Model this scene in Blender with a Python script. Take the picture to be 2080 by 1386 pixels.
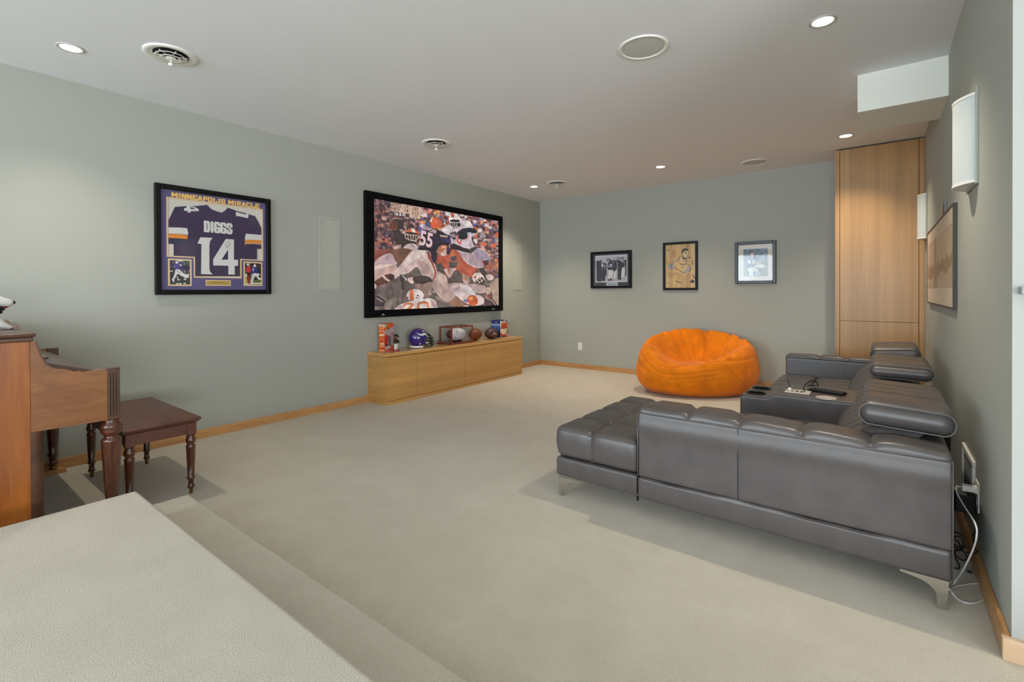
import bpy, bmesh, math, random
import numpy as np
from mathutils import Vector, Matrix
random.seed(7); rng = np.random.RandomState(7)
for o in list(bpy.data.objects): bpy.data.objects.remove(o)
SC = bpy.context.scene
COL = SC.collection
R = math.radians

# ------------------------------------------------------------------ camera
F, HX, HY, YAW, ROLL, PITCH, EYE = 973.7, 1040.0, 597.86, R(37.508), R(-.216), R(-.325), 1.22
f0 = Vector((-math.sin(YAW), math.cos(YAW), 0)); r0 = Vector((math.cos(YAW), math.sin(YAW), 0)); u0 = Vector((0, 0, 1))
FWD = math.cos(PITCH)*f0 + math.sin(PITCH)*u0
u1 = math.cos(PITCH)*u0 - math.sin(PITCH)*f0
RT = math.cos(ROLL)*r0 + math.sin(ROLL)*u1
UP = -math.sin(ROLL)*r0 + math.cos(ROLL)*u1
cd = bpy.data.cameras.new('camera'); cam = bpy.data.objects.new('camera', cd); COL.objects.link(cam)
M = Matrix((RT, UP, -FWD)).transposed().to_4x4(); M.translation = (0, 0, EYE); cam.matrix_world = M
cd.sensor_width = 36; cd.lens = F/2080*36; cd.shift_x = 0; cd.shift_y = (HY-693)/2080
cd.clip_start = .02; cd.clip_end = 60
SC.camera = cam

# ------------------------------------------------------------------ light and exposure
SC.view_settings.view_transform = 'Standard'; SC.view_settings.look = 'None'
SC.view_settings.gamma = 1; SC.view_settings.use_curve_mapping = False
EXPO = 0.28; EF = .92/2**EXPO
SC.view_settings.exposure = EXPO
SC.cycles.max_bounces = 10; SC.cycles.diffuse_bounces = 6; SC.cycles.use_denoising = True
SC.cycles.caustics_reflective = False; SC.cycles.caustics_refractive = False
SC.cycles.sample_clamp_indirect = 6; SC.cycles.transparent_max_bounces = 40
W = bpy.data.worlds.new('world'); SC.world = W; W.use_nodes = True
W.node_tree.nodes['Background'].inputs[0].default_value = (.80, .90, 1, 1)
W.node_tree.nodes['Background'].inputs[1].default_value = 1.0
def area(name, loc, target, sx, sy, power, col):
    l = bpy.data.lights.new(name, 'AREA'); l.shape = 'RECTANGLE'; l.size = sx; l.size_y = sy; l.energy = power; l.color = col
    o = bpy.data.objects.new(name, l); COL.objects.link(o); o.location = loc
    o.rotation_euler = (Vector(target)-Vector(loc)).to_track_quat('-Z', 'Y').to_euler(); return o
area('rear_window_left', (-3.3, -5.9, 1.45), (2.6, 5, 1.25), 2.2, 2.1, 190, (.78, .90, 1.0))
area('rear_window_middle', (.5, -5.9, 1.45), (-.5, 3, 1.4), 3, 2.1, 185, (.82, .92, 1.0))
area('added_left_fill', (-4.45, -3.6, 1.4), (.34, 3.6, 1.2), 2.6, 1.9, 70, (.68, .85, 1.0))  # added bluish fill for the right wall; the left wall has no window
area('added_ceiling_fill', (5.4, -1.4, .9), (1.2, 1.6, 2.7), 3, 1.1, 210, (.92, .96, 1.0))  # added upward fill lamp that brightens the ceiling, out of view
CAN_POWER, CAN_COL = 1.0, (1.0, .88, .72)

# ------------------------------------------------------------------ room numbers
XL, XR, YB, YN, ZC = -4.511, .345, 6.656, 2.25, 2.711

def s2l(c):
    return tuple(((v/255)/12.92 if v/255 <= .04045 else ((v/255+.055)/1.055)**2.4) for v in c[:3])+(1,)

# ------------------------------------------------------------------ pixel -> plane (to draw the flat prints at their true place)
def ray(px, py): return FWD*F + RT*(px-HX) - UP*(py-HY)
def onp(ax, val, px, py):
    r = ray(px, py); t = (val-(0, 0, EYE)[ax])/r[ax]; return Vector((0, 0, EYE))+r*t

# ------------------------------------------------------------------ objects
def empty(name, loc, label=None, cat=None, group=None):
    o = bpy.data.objects.new(name, None); COL.objects.link(o); o.location = loc; o.empty_display_size = .05
    tag(o, label, cat, group); return o
def tag(o, label=None, cat=None, group=None, kind=None):
    if label: o['label'] = label
    if cat: o['category'] = cat
    if group: o['group'] = group
    if kind: o['kind'] = kind
    return o
def wloc(p):
    v = Vector((0, 0, 0))
    while p is not None: v += Vector(p.location); p = p.parent
    return v
def obj(name, geo, mat, parent=None, smooth=False, label=None, origin=None):
    """geo: bmesh or (verts, faces), in world coordinates"""
    me = bpy.data.meshes.new(name)
    if isinstance(geo, bmesh.types.BMesh): geo.to_mesh(me); geo.free()
    elif isinstance(geo, bpy.types.Mesh): me = geo
    else: me.from_pydata([tuple(v) for v in geo[0]], [], geo[1])
    off = wloc(parent) if parent is not None else Vector((0, 0, 0))
    loc = Vector((0, 0, 0))
    if parent is None and origin is not None: loc = Vector(origin); off = loc
    elif parent is None and len(me.vertices):
        co = np.empty(len(me.vertices)*3); me.vertices.foreach_get('co', co); co = co.reshape(-1, 3)
        loc = Vector(((co[:, 0].min()+co[:, 0].max())/2, (co[:, 1].min()+co[:, 1].max())/2, co[:, 2].min())); off = loc
    me.transform(Matrix.Translation(-off))
    if isinstance(mat, (list, tuple)):
        for m in mat: me.materials.append(m)
    elif mat: me.materials.append(mat)
    if smooth:
        me.polygons.foreach_set('use_smooth', [True]*len(me.polygons))
        if smooth != 'all':
            me.set_sharp_from_angle(angle=R(40))
    me.update()
    o = bpy.data.objects.new(name, me); COL.objects.link(o); o.location = loc
    if parent is not None: o.parent = parent
    if label: o['label'] = label
    return o
def struct(name, geo, mat, parent=None, **k):
    o = obj(name, geo, mat, parent, **k)
    if parent is None: o['kind'] = 'structure'
    return o

# ------------------------------------------------------------------ geometry
def bm_(): return bmesh.new()
def box(b, x0, x1, y0, y1, z0, z1, bev=0, seg=2, mi=0, rot=None, piv=None):
    n0 = len(b.verts)
    vs = [b.verts.new(p) for p in [(x0,y0,z0),(x1,y0,z0),(x1,y1,z0),(x0,y1,z0),(x0,y0,z1),(x1,y0,z1),(x1,y1,z1),(x0,y1,z1)]]
    fs = [b.faces.new([vs[i] for i in f]) for f in [(0,3,2,1),(4,5,6,7),(0,1,5,4),(1,2,6,5),(2,3,7,6),(3,0,4,7)]]
    for f in fs: f.material_index = mi
    if bev:
        r = bmesh.ops.bevel(b, geom=list({e for f in fs for e in f.edges}), offset=bev, segments=seg, profile=.5, affect='EDGES')
        for f in r['faces']: f.material_index = mi
    if rot is not None:
        b.verts.ensure_lookup_table(); piv = Vector(piv or ((x0+x1)/2, (y0+y1)/2, (z0+z1)/2))
        for v in b.verts[n0:]: v.co = rot @ (v.co-piv) + piv
    return b
def bx(*a, **k): return box(bm_(), *a, **k)
def prism(b, pts, d, mi=0):
    """pts: 3D planar polygon, d: extrusion vector"""
    d = Vector(d); a = [b.verts.new(Vector(p)) for p in pts]; c = [b.verts.new(Vector(p)+d) for p in pts]; n = len(a)
    fs = [b.faces.new(a), b.faces.new(c[::-1])]+[b.faces.new((a[i], c[i], c[(i+1) % n], a[(i+1) % n])) for i in range(n)]
    for f in fs: f.material_index = mi
    bmesh.ops.recalc_face_normals(b, faces=fs); return b
def tube(b, pts, r, n=8, caps=True, mi=0, rads=None):
    pts = [Vector(p) for p in pts]; rings = []
    t = (pts[1]-pts[0]).normalized(); ref = Vector((0, 0, 1)) if abs(t.z) < .9 else Vector((1, 0, 0)); u = t.cross(ref).normalized()
    for i, p in enumerate(pts):
        t = (pts[min(i+1, len(pts)-1)]-pts[max(i-1, 0)]).normalized(); u = (u-t*u.dot(t)).normalized(); w = t.cross(u); rr = rads[i] if rads else r
        rings.append([b.verts.new(p+(u*math.cos(2*math.pi*k/n)+w*math.sin(2*math.pi*k/n))*rr) for k in range(n)])
    for i in range(len(rings)-1):
        for k in range(n): b.faces.new((rings[i][k], rings[i][(k+1) % n], rings[i+1][(k+1) % n], rings[i+1][k])).material_index = mi
    if caps: b.faces.new(rings[0][::-1]); b.faces.new(rings[-1])
    return b
def spline(pts, n=8):
    pts = [Vector(p) for p in pts]; P = [pts[0]*2-pts[1]]+pts+[pts[-1]*2-pts[-2]]; out = []
    for i in range(1, len(P)-2):
        for k in range(n):
            t = k/n; a, b_, c, d = P[i-1], P[i], P[i+1], P[i+2]
            out.append(.5*((2*b_)+(c-a)*t+(2*a-5*b_+4*c-d)*t*t+(3*b_-a-3*c+d)*t**3))
    out.append(pts[-1]); return out
def lathe(b, prof, cx, cy, n=32, flutes=0, fl=(0, 0), fd=0, cap=True):
    """prof: (r,z) list"""
    rings = []
    for r, z in prof:
        ring = []
        for k in range(n):
            a = 2*math.pi*k/n; rr = r
            if flutes and fl[0] <= z <= fl[1]: rr = r*(1-fd*(.5+.5*math.cos(a*flutes)))
            ring.append(b.verts.new((cx+rr*math.cos(a), cy+rr*math.sin(a), z)))
        rings.append(ring)
    for i in range(len(rings)-1):
        for k in range(n): b.faces.new((rings[i][k], rings[i][(k+1) % n], rings[i+1][(k+1) % n], rings[i+1][k]))
    if cap: b.faces.new(rings[0][::-1]); b.faces.new(rings[-1])
    bmesh.ops.recalc_face_normals(b, faces=b.faces[:]); return b
def ellipsoid(b, c, rx, ry, rz, n=24, m=16, rot=None, fn=None):
    c = Vector(c); V = []
    for i in range(m+1):
        th = math.pi*i/m; row = []
        for k in range(n):
            ph = 2*math.pi*k/n; d = Vector((math.sin(th)*math.cos(ph), math.sin(th)*math.sin(ph), math.cos(th)))
            p = Vector((d.x*rx, d.y*ry, d.z*rz))
            if fn: p = fn(p, d)
            if rot: p = rot @ p
            row.append(p+c)
        V.append(row)
    top = b.verts.new(sum(V[0], Vector())/n); bot = b.verts.new(sum(V[-1], Vector())/n)
    g = [[b.verts.new(p) for p in row] for row in V[1:-1]]
    for k in range(n):
        b.faces.new((top, g[0][k], g[0][(k+1) % n])); b.faces.new((bot, g[-1][(k+1) % n], g[-1][k]))
        for i in range(len(g)-1): b.faces.new((g[i][k], g[i+1][k], g[i+1][(k+1) % n], g[i][(k+1) % n]))
    return b
def pad(x0, x1, y0, y1, z0, z1, r=.03, res=.02, fn=None, crown=0):
    """soft rounded box on a fine grid; fn(p, n) moves a point"""
    c = Vector(((x0+x1)/2, (y0+y1)/2, (z0+z1)/2)); h = Vector(((x1-x0)/2, (y1-y0)/2, (z1-z0)/2)); r = min(r, h.x*.98, h.y*.98, h.z*.98)
    def axis(hh):
        k = 4; e = [hh-r+r*math.sin(math.pi/2*i/k*.5)/math.sin(math.pi/4) for i in range(1, k+1)]
        m = max(2, int(2*(hh-r)/res)); return [-v for v in e[::-1]]+[-(hh-r)+2*(hh-r)*i/m for i in range(m+1)]+e
    A = [axis(h.x), axis(h.y), axis(h.z)]; V = {}; b = bm_()
    def vert(i, j, k):
        key = (i, j, k)
        if key in V: return V[key]
        p = Vector((A[0][i], A[1][j], A[2][k])); q = Vector([max(-(h[a]-r), min(h[a]-r, p[a])) for a in range(3)])
        d = p-q; nrm = d.normalized() if d.length > 1e-9 else Vector((0, 0, 1)); p = q+nrm*r
        if crown:
            f = max(0, 1-(p.x/h.x)**2)*max(0, 1-(p.y/h.y)**2)
            if nrm.z > .3: p.z += crown*math.sqrt(f)
        p = p+c
        if fn: p = fn(p, nrm)
        V[key] = b.verts.new(p); return V[key]
    n = [len(a)-1 for a in A]
    for k, kk in ((0, 0), (n[2], 1)):
        for i in range(n[0]):
            for j in range(n[1]):
                q = [vert(i, j, k), vert(i+1, j, k), vert(i+1, j+1, k), vert(i, j+1, k)]; b.faces.new(q if kk else q[::-1])
    for j, jj in ((0, 1), (n[1], 0)):
        for i in range(n[0]):
            for k in range(n[2]):
                q = [vert(i, j, k), vert(i+1, j, k), vert(i+1, j, k+1), vert(i, j, k+1)]; b.faces.new(q if jj else q[::-1])
    for i, ii in ((0, 0), (n[0], 1)):
        for j in range(n[1]):
            for k in range(n[2]):
                q = [vert(i, j, k), vert(i, j+1, k), vert(i, j+1, k+1), vert(i, j, k+1)]; b.faces.new(q if ii else q[::-1])
    return b
def text_bm(s, size, org, xd, yd, bold=0, depth=.0008, sx=1, font_sp=1, align='CENTER'):
    cu = bpy.data.curves.new('t', 'FONT'); cu.body = s; cu.size = 1; cu.align_x = align; cu.align_y = 'CENTER'; cu.offset = bold; cu.space_character = font_sp
    cu.resolution_u = 3; cu.extrude = depth/size/2
    o = bpy.data.objects.new('t', cu); COL.objects.link(o)
    dg = bpy.context.evaluated_depsgraph_get(); me = bpy.data.meshes.new_from_object(o.evaluated_get(dg))
    bpy.data.objects.remove(o); xd = Vector(xd).normalized(); yd = Vector(yd).normalized(); zd = xd.cross(yd)
    b = bm_(); b.from_mesh(me); bpy.data.meshes.remove(me); org = Vector(org)
    for v in b.verts: v.co = org+xd*v.co.x*size*sx+yd*v.co.y*size+zd*v.co.z*size
    return b
def join(*bs):
    out = bm_()
    for b in bs:
        me = bpy.data.meshes.new('j'); b.to_mesh(me); b.free(); out.from_mesh(me); bpy.data.meshes.remove(me)
    return out
def copy_tree(o, parent=None):
    c = o.copy(); COL.objects.link(c); c.parent = parent
    for ch in list(o.children): copy_tree(ch, c)
    return c

GLY = {  # block letters with slab serifs: thick strokes, then serifs
 'M': ([[(.14, 0), (.14, 1)], [(.14, 1), (.5, .3)], [(.5, .3), (.86, 1)], [(.86, 1), (.86, 0)]], [(0, .30, 0), (.70, 1, 0), (0, .24, 1), (.76, 1, 1)]),
 'I': ([[(.5, 0), (.5, 1)]], [(.22, .78, 0), (.22, .78, 1)]), 'N': ([[(.16, 0), (.16, 1)], [(.16, 1), (.84, 0)], [(.84, 0), (.84, 1)]], [(0, .34, 0), (.66, 1, 1), (0, .28, 1)]),
 'E': ([[(.2, 0), (.2, 1)], [(.2, .94), (.92, .94)], [(.2, .5), (.7, .5)], [(.2, .06), (.92, .06)], [(.9, .06), (.9, .28)], [(.9, .94), (.9, .74)]], [(0, .3, 0), (0, .3, 1)]),
 'A': ([[(.14, 0), (.5, 1)], [(.5, 1), (.86, 0)], [(.26, .3), (.74, .3)]], [(0, .32, 0), (.68, 1, 0), (.38, .62, 1)]), 'P': ([[(.22, 0), (.22, 1)], [(.22, .94), (.78, .94)], [(.84, .86), (.84, .56)], [(.22, .46), (.78, .46)]], [(.04, .42, 0), (.04, .3, 1)]),
 'O': ([[(.16, .2), (.16, .8)], [(.84, .2), (.84, .8)], [(.26, .94), (.74, .94)], [(.26, .06), (.74, .06)], [(.16, .8), (.28, .94)], [(.84, .8), (.72, .94)], [(.16, .2), (.28, .06)], [(.84, .2), (.72, .06)]], []),
 'L': ([[(.24, 0), (.24, 1)], [(.24, .06), (.92, .06)], [(.9, .06), (.9, .34)]], [(.04, .44, 0), (.04, .44, 1)]), 'S': ([[(.86, .7), (.86, .92)], [(.84, .94), (.18, .94)], [(.16, .92), (.16, .56)], [(.18, .52), (.82, .46)], [(.84, .44), (.84, .08)], [(.82, .06), (.16, .06)], [(.14, .08), (.14, .3)]], []),
 'R': ([[(.2, 0), (.2, 1)], [(.2, .94), (.74, .94)], [(.82, .88), (.82, .58)], [(.2, .48), (.74, .48)], [(.55, .48), (.84, 0)]], [(.02, .40, 0), (.02, .3, 1), (.74, 1, 0)]),
 'C': ([[(.16, .2), (.16, .8)], [(.16, .8), (.28, .94)], [(.26, .94), (.8, .94)], [(.86, .94), (.86, .68)], [(.16, .2), (.28, .06)], [(.26, .06), (.86, .06)], [(.86, .06), (.86, .3)]], []),
 'D': ([[(.2, 0), (.2, 1)], [(.2, .93), (.66, .93)], [(.66, .93), (.84, .78)], [(.84, .78), (.84, .22)], [(.84, .22), (.66, .07)], [(.66, .07), (.2, .07)]], []),
 'G': ([[(.84, .68), (.84, .80)], [(.84, .80), (.70, .93)], [(.70, .93), (.30, .93)], [(.30, .93), (.16, .80)], [(.16, .80), (.16, .20)], [(.16, .20), (.30, .07)], [(.30, .07), (.84, .07)], [(.84, .07), (.84, .50)], [(.84, .46), (.52, .46)]], []),
 'Z': ([[(.84, .66), (.84, .80)], [(.84, .80), (.70, .93)], [(.70, .93), (.30, .93)], [(.30, .93), (.16, .80)], [(.16, .80), (.16, .62)], [(.16, .62), (.84, .40)], [(.84, .40), (.84, .20)], [(.84, .20), (.70, .07)], [(.70, .07), (.30, .07)], [(.30, .07), (.16, .20)], [(.16, .20), (.16, .34)]], [])}
def block_text(s, y0, y1, z0, z1, x, th, gap=.14, narrow='I', serif=True, depth=.001, k=.075):
    ws = [.55 if ch in narrow else .5 if ch == ' ' else (1.25 if ch == 'M' else 1) for ch in s]; tot = sum(ws)+gap*(len(s)-1); u = (y1-y0)/tot; H = z1-z0; b = bm_(); cy = y0
    for ch, w in zip(s, ws):
        W_ = w*u; kk = 0
        if ch != ' ':
            st, sl = GLY[ch]
            for (xa, za), (xb, zb) in st:
                if ch == 'I': xa = xb = .5
                A = Vector((x, cy+xa*W_, z0+za*H)); C_ = Vector((x, cy+xb*W_, z0+zb*H)); d = (C_-A).normalized(); nn = Vector((0, -d.z, d.y))*(th*(.7 if abs(d.y) > .8 else 1)); e = d*(th*.35 if 0 < za < 1 else 0); e2 = d*(th*.35 if 0 < zb < 1 else 0)
                kk += 1; prism(b, [A+nn-e, C_+nn+e2, C_-nn+e2, A-nn-e], (depth+kk*.00007, 0, 0))
            if serif:
                for xa, xb, zz in sl:
                    hh = H*k*(1.6 if zz == 0 else -1.6); kk += 1; box(b, x, x+depth+kk*.00007, cy+xa*W_, cy+xb*W_, min(z0+zz*H, z0+zz*H+hh), max(z0+zz*H, z0+zz*H+hh))
        cy += W_+gap*u
    return b

# ------------------------------------------------------------------ materials
def nmat(name):
    m = bpy.data.materials.new(name); m.use_nodes = True; return m, m.node_tree, m.node_tree.nodes['Principled BSDF']
def mat(name, c, rough=.6, metal=0, spec=.5, bump=0, bscale=200, var=0, vscale=6, coat=0, sheen=0, emit=None, estr=0, c2=None):
    m, t, p = nmat(name); N, L = t.nodes, t.links
    p.inputs['Base Color'].default_value = s2l(c); p.inputs['Roughness'].default_value = rough
    p.inputs['Metallic'].default_value = metal; p.inputs['Specular IOR Level'].default_value = spec
    p.inputs['Coat Weight'].default_value = coat; p.inputs['Coat Roughness'].default_value = .12
    if sheen: p.inputs['Sheen Weight'].default_value = sheen
    tc = N.new('ShaderNodeTexCoord')
    if var:
        n = N.new('ShaderNodeTexNoise'); n.inputs['Scale'].default_value = vscale; n.inputs['Detail'].default_value = 4
        L.new(tc.outputs['Object'], n.inputs['Vector']); r = N.new('ShaderNodeValToRGB')
        a = s2l(c2 or tuple(max(0, v*(1-var)) for v in c)); r.color_ramp.elements[0].position = .3; r.color_ramp.elements[1].position = .7
        r.color_ramp.elements[0].color = a; r.color_ramp.elements[1].color = s2l(c)
        L.new(n.outputs['Fac'], r.inputs[0]); L.new(r.outputs[0], p.inputs['Base Color'])
    if bump:
        n = N.new('ShaderNodeTexNoise'); n.inputs['Scale'].default_value = bscale; n.inputs['Detail'].default_value = 3
        L.new(tc.outputs['Object'], n.inputs['Vector']); b = N.new('ShaderNodeBump'); b.inputs['Strength'].default_value = bump; b.inputs['Distance'].default_value = .002
        L.new(n.outputs['Fac'], b.inputs['Height']); L.new(b.outputs[0], p.inputs['Normal'])
    if emit: p.inputs['Emission Color'].default_value = s2l(emit); p.inputs['Emission Strength'].default_value = estr
    return m
def wood(name, c1, c2, scale=(1, 1, 1), rough=.35, freq=9, coat=.2, fig=.0, bands=None, dist=3.0):
    """grain runs along the axis with the small scale; bands: (axis, width, strength) for veneer leaves"""
    m, t, p = nmat(name); N, L = t.nodes, t.links
    tc = N.new('ShaderNodeTexCoord'); mp = N.new('ShaderNodeMapping'); mp.inputs['Scale'].default_value = scale; L.new(tc.outputs['Object'], mp.inputs[0])
    n = N.new('ShaderNodeTexNoise'); n.inputs['Scale'].default_value = freq; n.inputs['Detail'].default_value = 8; n.inputs['Roughness'].default_value = .65; n.inputs['Distortion'].default_value = dist*.25
    L.new(mp.outputs[0], n.inputs['Vector']); r = N.new('ShaderNodeValToRGB'); r.color_ramp.elements[0].position = .28; r.color_ramp.elements[1].position = .72
    r.color_ramp.elements[0].color = s2l(c2); r.color_ramp.elements[1].color = s2l(c1); L.new(n.outputs['Fac'], r.inputs[0]); out = r.outputs[0]
    n2 = N.new('ShaderNodeTexNoise'); n2.inputs['Scale'].default_value = 1.6; n2.inputs['Detail'].default_value = 2; L.new(mp.outputs[0], n2.inputs['Vector'])
    mx = N.new('ShaderNodeMix'); mx.data_type = 'RGBA'; mx.blend_type = 'MULTIPLY'; mx.inputs[0].default_value = .35; L.new(out, mx.inputs[6])
    r2 = N.new('ShaderNodeValToRGB'); r2.color_ramp.elements[0].position = .35; r2.color_ramp.elements[1].position = .65
    r2.color_ramp.elements[0].color = (.55, .5, .45, 1); r2.color_ramp.elements[1].color = (1, 1, 1, 1); L.new(n2.outputs['Fac'], r2.inputs[0]); L.new(r2.outputs[0], mx.inputs[7]); out = mx.outputs[2]
    if bands:
        ax, wd, st = bands; sp = N.new('ShaderNodeSeparateXYZ'); L.new(tc.outputs['Object'], sp.inputs[0])
        d = N.new('ShaderNodeMath'); d.operation = 'DIVIDE'; d.inputs[1].default_value = wd; L.new(sp.outputs[ax], d.inputs[0])
        fl = N.new('ShaderNodeMath'); fl.operation = 'FLOOR'; L.new(d.outputs[0], fl.inputs[0])
        wn = N.new('ShaderNodeTexWhiteNoise'); wn.noise_dimensions = '1D'; L.new(fl.outputs[0], wn.inputs['W'])
        mr = N.new('ShaderNodeMapRange'); mr.inputs['To Min'].default_value = 1-st; mr.inputs['To Max'].default_value = 1; L.new(wn.outputs['Value'], mr.inputs['Value'])
        m2 = N.new('ShaderNodeMix'); m2.data_type = 'RGBA'; m2.blend_type = 'MULTIPLY'; m2.inputs[0].default_value = 1; L.new(out, m2.inputs[6]); L.new(mr.outputs[0], m2.inputs[7]); out = m2.outputs[2]
    L.new(out, p.inputs['Base Color']); p.inputs['Roughness'].default_value = rough; p.inputs['Coat Weight'].default_value = coat; p.inputs['Coat Roughness'].default_value = .2
    return m
def glass(name, refl=1.0, tint=(1, 1, 1)):
    m, t, p = nmat(name); N, L = t.nodes, t.links; N.remove(p)
    tr = N.new('ShaderNodeBsdfTransparent'); tr.inputs[0].default_value = (*tint, 1); gl = N.new('ShaderNodeBsdfGlossy'); gl.inputs['Roughness'].default_value = .03
    ge = N.new('ShaderNodeNewGeometry'); dt = N.new('ShaderNodeVectorMath'); dt.operation = 'DOT_PRODUCT'; L.new(ge.outputs['Normal'], dt.inputs[0]); L.new(ge.outputs['Incoming'], dt.inputs[1])
    ab = N.new('ShaderNodeMath'); ab.operation = 'ABSOLUTE'; L.new(dt.outputs['Value'], ab.inputs[0]); om = N.new('ShaderNodeMath'); om.operation = 'SUBTRACT'; om.inputs[0].default_value = 1; L.new(ab.outputs[0], om.inputs[1])
    pw = N.new('ShaderNodeMath'); pw.operation = 'POWER'; pw.inputs[1].default_value = 5; L.new(om.outputs[0], pw.inputs[0]); fr = N.new('ShaderNodeMath'); fr.operation = 'MULTIPLY_ADD'; fr.inputs[1].default_value = .96; fr.inputs[2].default_value = .04; L.new(pw.outputs[0], fr.inputs[0]); mu = N.new('ShaderNodeMath'); mu.operation = 'MULTIPLY'; mu.inputs[1].default_value = refl
    mx = N.new('ShaderNodeMixShader'); L.new(fr.outputs[0], mu.inputs[0]); L.new(mu.outputs[0], mx.inputs[0]); L.new(tr.outputs[0], mx.inputs[1]); L.new(gl.outputs[0], mx.inputs[2])
    L.new(mx.outputs[0], N['Material Output'].inputs[0]); return m
def vcol(name, rough=.5, emit=0, gain=1.0, coat=0):
    m, t, p = nmat(name); N, L = t.nodes, t.links
    a = N.new('ShaderNodeAttribute'); a.attribute_name = 'print'
    if emit:
        L.new(a.outputs['Color'], p.inputs['Emission Color']); p.inputs['Emission Strength'].default_value = emit; p.inputs['Base Color'].default_value = (.02, .02, .02, 1)
    else:
        mu = N.new('ShaderNodeMix'); mu.data_type = 'RGBA'; mu.blend_type = 'MULTIPLY'; mu.inputs[0].default_value = 1; mu.inputs[7].default_value = (gain, gain, gain, 1)
        L.new(a.outputs['Color'], mu.inputs[6]); L.new(mu.outputs[2], p.inputs['Base Color'])
    p.inputs['Roughness'].default_value = rough; p.inputs['Coat Weight'].default_value = coat
    return m
def carpet(name, c1, c2):
    m, t, p = nmat(name); N, L = t.nodes, t.links; tc = N.new('ShaderNodeTexCoord')
    def noise(s, d): n = N.new('ShaderNodeTexNoise'); n.inputs['Scale'].default_value = s; n.inputs['Detail'].default_value = d; n.inputs['Roughness'].default_value = .6; L.new(tc.outputs['Object'], n.inputs['Vector']); return n
    a, b, f = noise(260, 3), noise(5, 5), noise(700, 2)
    r = N.new('ShaderNodeValToRGB'); r.color_ramp.elements[0].position = .32; r.color_ramp.elements[1].position = .68; r.color_ramp.elements[0].color = s2l(c2); r.color_ramp.elements[1].color = s2l(c1)
    L.new(a.outputs['Fac'], r.inputs[0]); r2 = N.new('ShaderNodeValToRGB'); r2.color_ramp.elements[0].position = .3; r2.color_ramp.elements[1].position = .7
    r2.color_ramp.elements[0].color = (.90, .89, .87, 1); r2.color_ramp.elements[1].color = (1, 1, 1, 1); L.new(b.outputs['Fac'], r2.inputs[0])
    mx = N.new('ShaderNodeMix'); mx.data_type = 'RGBA'; mx.blend_type = 'MULTIPLY'; mx.inputs[0].default_value = 1; L.new(r.outputs[0], mx.inputs[6]); L.new(r2.outputs[0], mx.inputs[7]); L.new(mx.outputs[2], p.inputs['Base Color'])
    bu = N.new('ShaderNodeBump'); bu.inputs['Strength'].default_value = .55; bu.inputs['Distance'].default_value = .006; L.new(a.outputs['Fac'], bu.inputs['Height'])
    b2 = N.new('ShaderNodeBump'); b2.inputs['Strength'].default_value = .4; b2.inputs['Distance'].default_value = .003; L.new(f.outputs['Fac'], b2.inputs['Height']); L.new(bu.outputs[0], b2.inputs['Normal']); L.new(b2.outputs[0], p.inputs['Normal'])
    p.inputs['Roughness'].default_value = .95; p.inputs['Specular IOR Level'].default_value = .1; p.inputs['Sheen Weight'].default_value = .25; p.inputs['Sheen Roughness'].default_value = .6
    return m

M_WALL = mat('sage_wall_paint', (168, 170, 161), .85, spec=.2, bump=.08, bscale=260)
M_WALLW = mat('white_wall_paint', (172, 172, 166), .85, spec=.2, bump=.05, bscale=260)
M_SOFF = mat('bulkhead_paint', (232, 232, 222), .85, spec=.2)
M_CEIL = mat('ceiling_paint', (230, 231, 233), .9, spec=.1, bump=.05, bscale=220)
M_CARPET = carpet('cream_carpet', (218, 209, 192), (185, 175, 156))
M_MAPLEB = wood('maple_trim', (214, 166, 108), (186, 132, 78), (2.2, .35, 3), .4, 10, .2)
M_MAPLEBX = wood('maple_trim_x', (214, 166, 108), (186, 132, 78), (.35, 2.2, 3), .4, 10, .2)
M_MAPLEP = wood('pale_maple_trim', (222, 192, 158), (206, 172, 136), (.35, 2.2, 3), .5, 10, .1)
M_CAB = wood('maple_veneer_horizontal', (214, 166, 98), (200, 148, 82), (3, .25, 14), .38, 4, .25, bands=(2, .094, .10))
M_CABTOP = wood('maple_veneer_top', (214, 168, 102), (200, 150, 86), (9, .25, 3), .22, 4, .5)
M_TALL = wood('maple_veneer_vertical', (190, 148, 92), (174, 128, 74), (9, 3, .22), .42, 4, .15, bands=(0, .105, .10))
M_DARKGAP = mat('dark_gap', (60, 38, 18), .9)
M_WHITE = mat('white_plastic', (232, 230, 222), .45)
M_GRILLE = mat('white_metal_grille', (196, 196, 192), .7, bump=.3, bscale=900)
M_BLACK = mat('black_satin', (11, 11, 10), .4, spec=.22)
M_BLACKM = mat('black_velvet_frame', (5, 5, 6), .8, spec=.15)
M_DARK = mat('dark_inside', (8, 8, 8), .9)
M_LEATHER = mat('grey_leather', (82, 76, 74), .36, spec=.55, bump=.14, bscale=520, var=.10, vscale=9)
M_THREAD = mat('leather_piping', (92, 88, 87), .4, spec=.5)
M_STEEL = mat('brushed_steel', (196, 192, 184), .28, metal=1)
M_PIANO = wood('walnut_side_panel', (176, 104, 26), (128, 62, 12), (6, 6, .5), .3, 4, .45, dist=2)
M_PIANOH = wood('walnut_arm_panel', (150, 98, 52), (112, 66, 32), (5, .8, 4), .32, 4, .4, dist=5)
M_PIANOD = wood('dark_walnut', (92, 58, 36), (62, 36, 22), (3, .8, 3), .36, 6, .25)
M_LEGW = wood('red_walnut_legs', (96, 50, 28), (58, 26, 14), (8, 8, .8), .25, 6, .6)
M_BENCH = wood('bench_top_walnut', (108, 62, 44), (78, 42, 28), (.6, 3, 3), .45, 7, .12)
M_BRASS = mat('brass_ferrule', (150, 120, 70), .35, metal=1)
M_GLASS = glass('picture_glass', .45)
M_GLASSC = glass('case_glass', .8)

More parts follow.
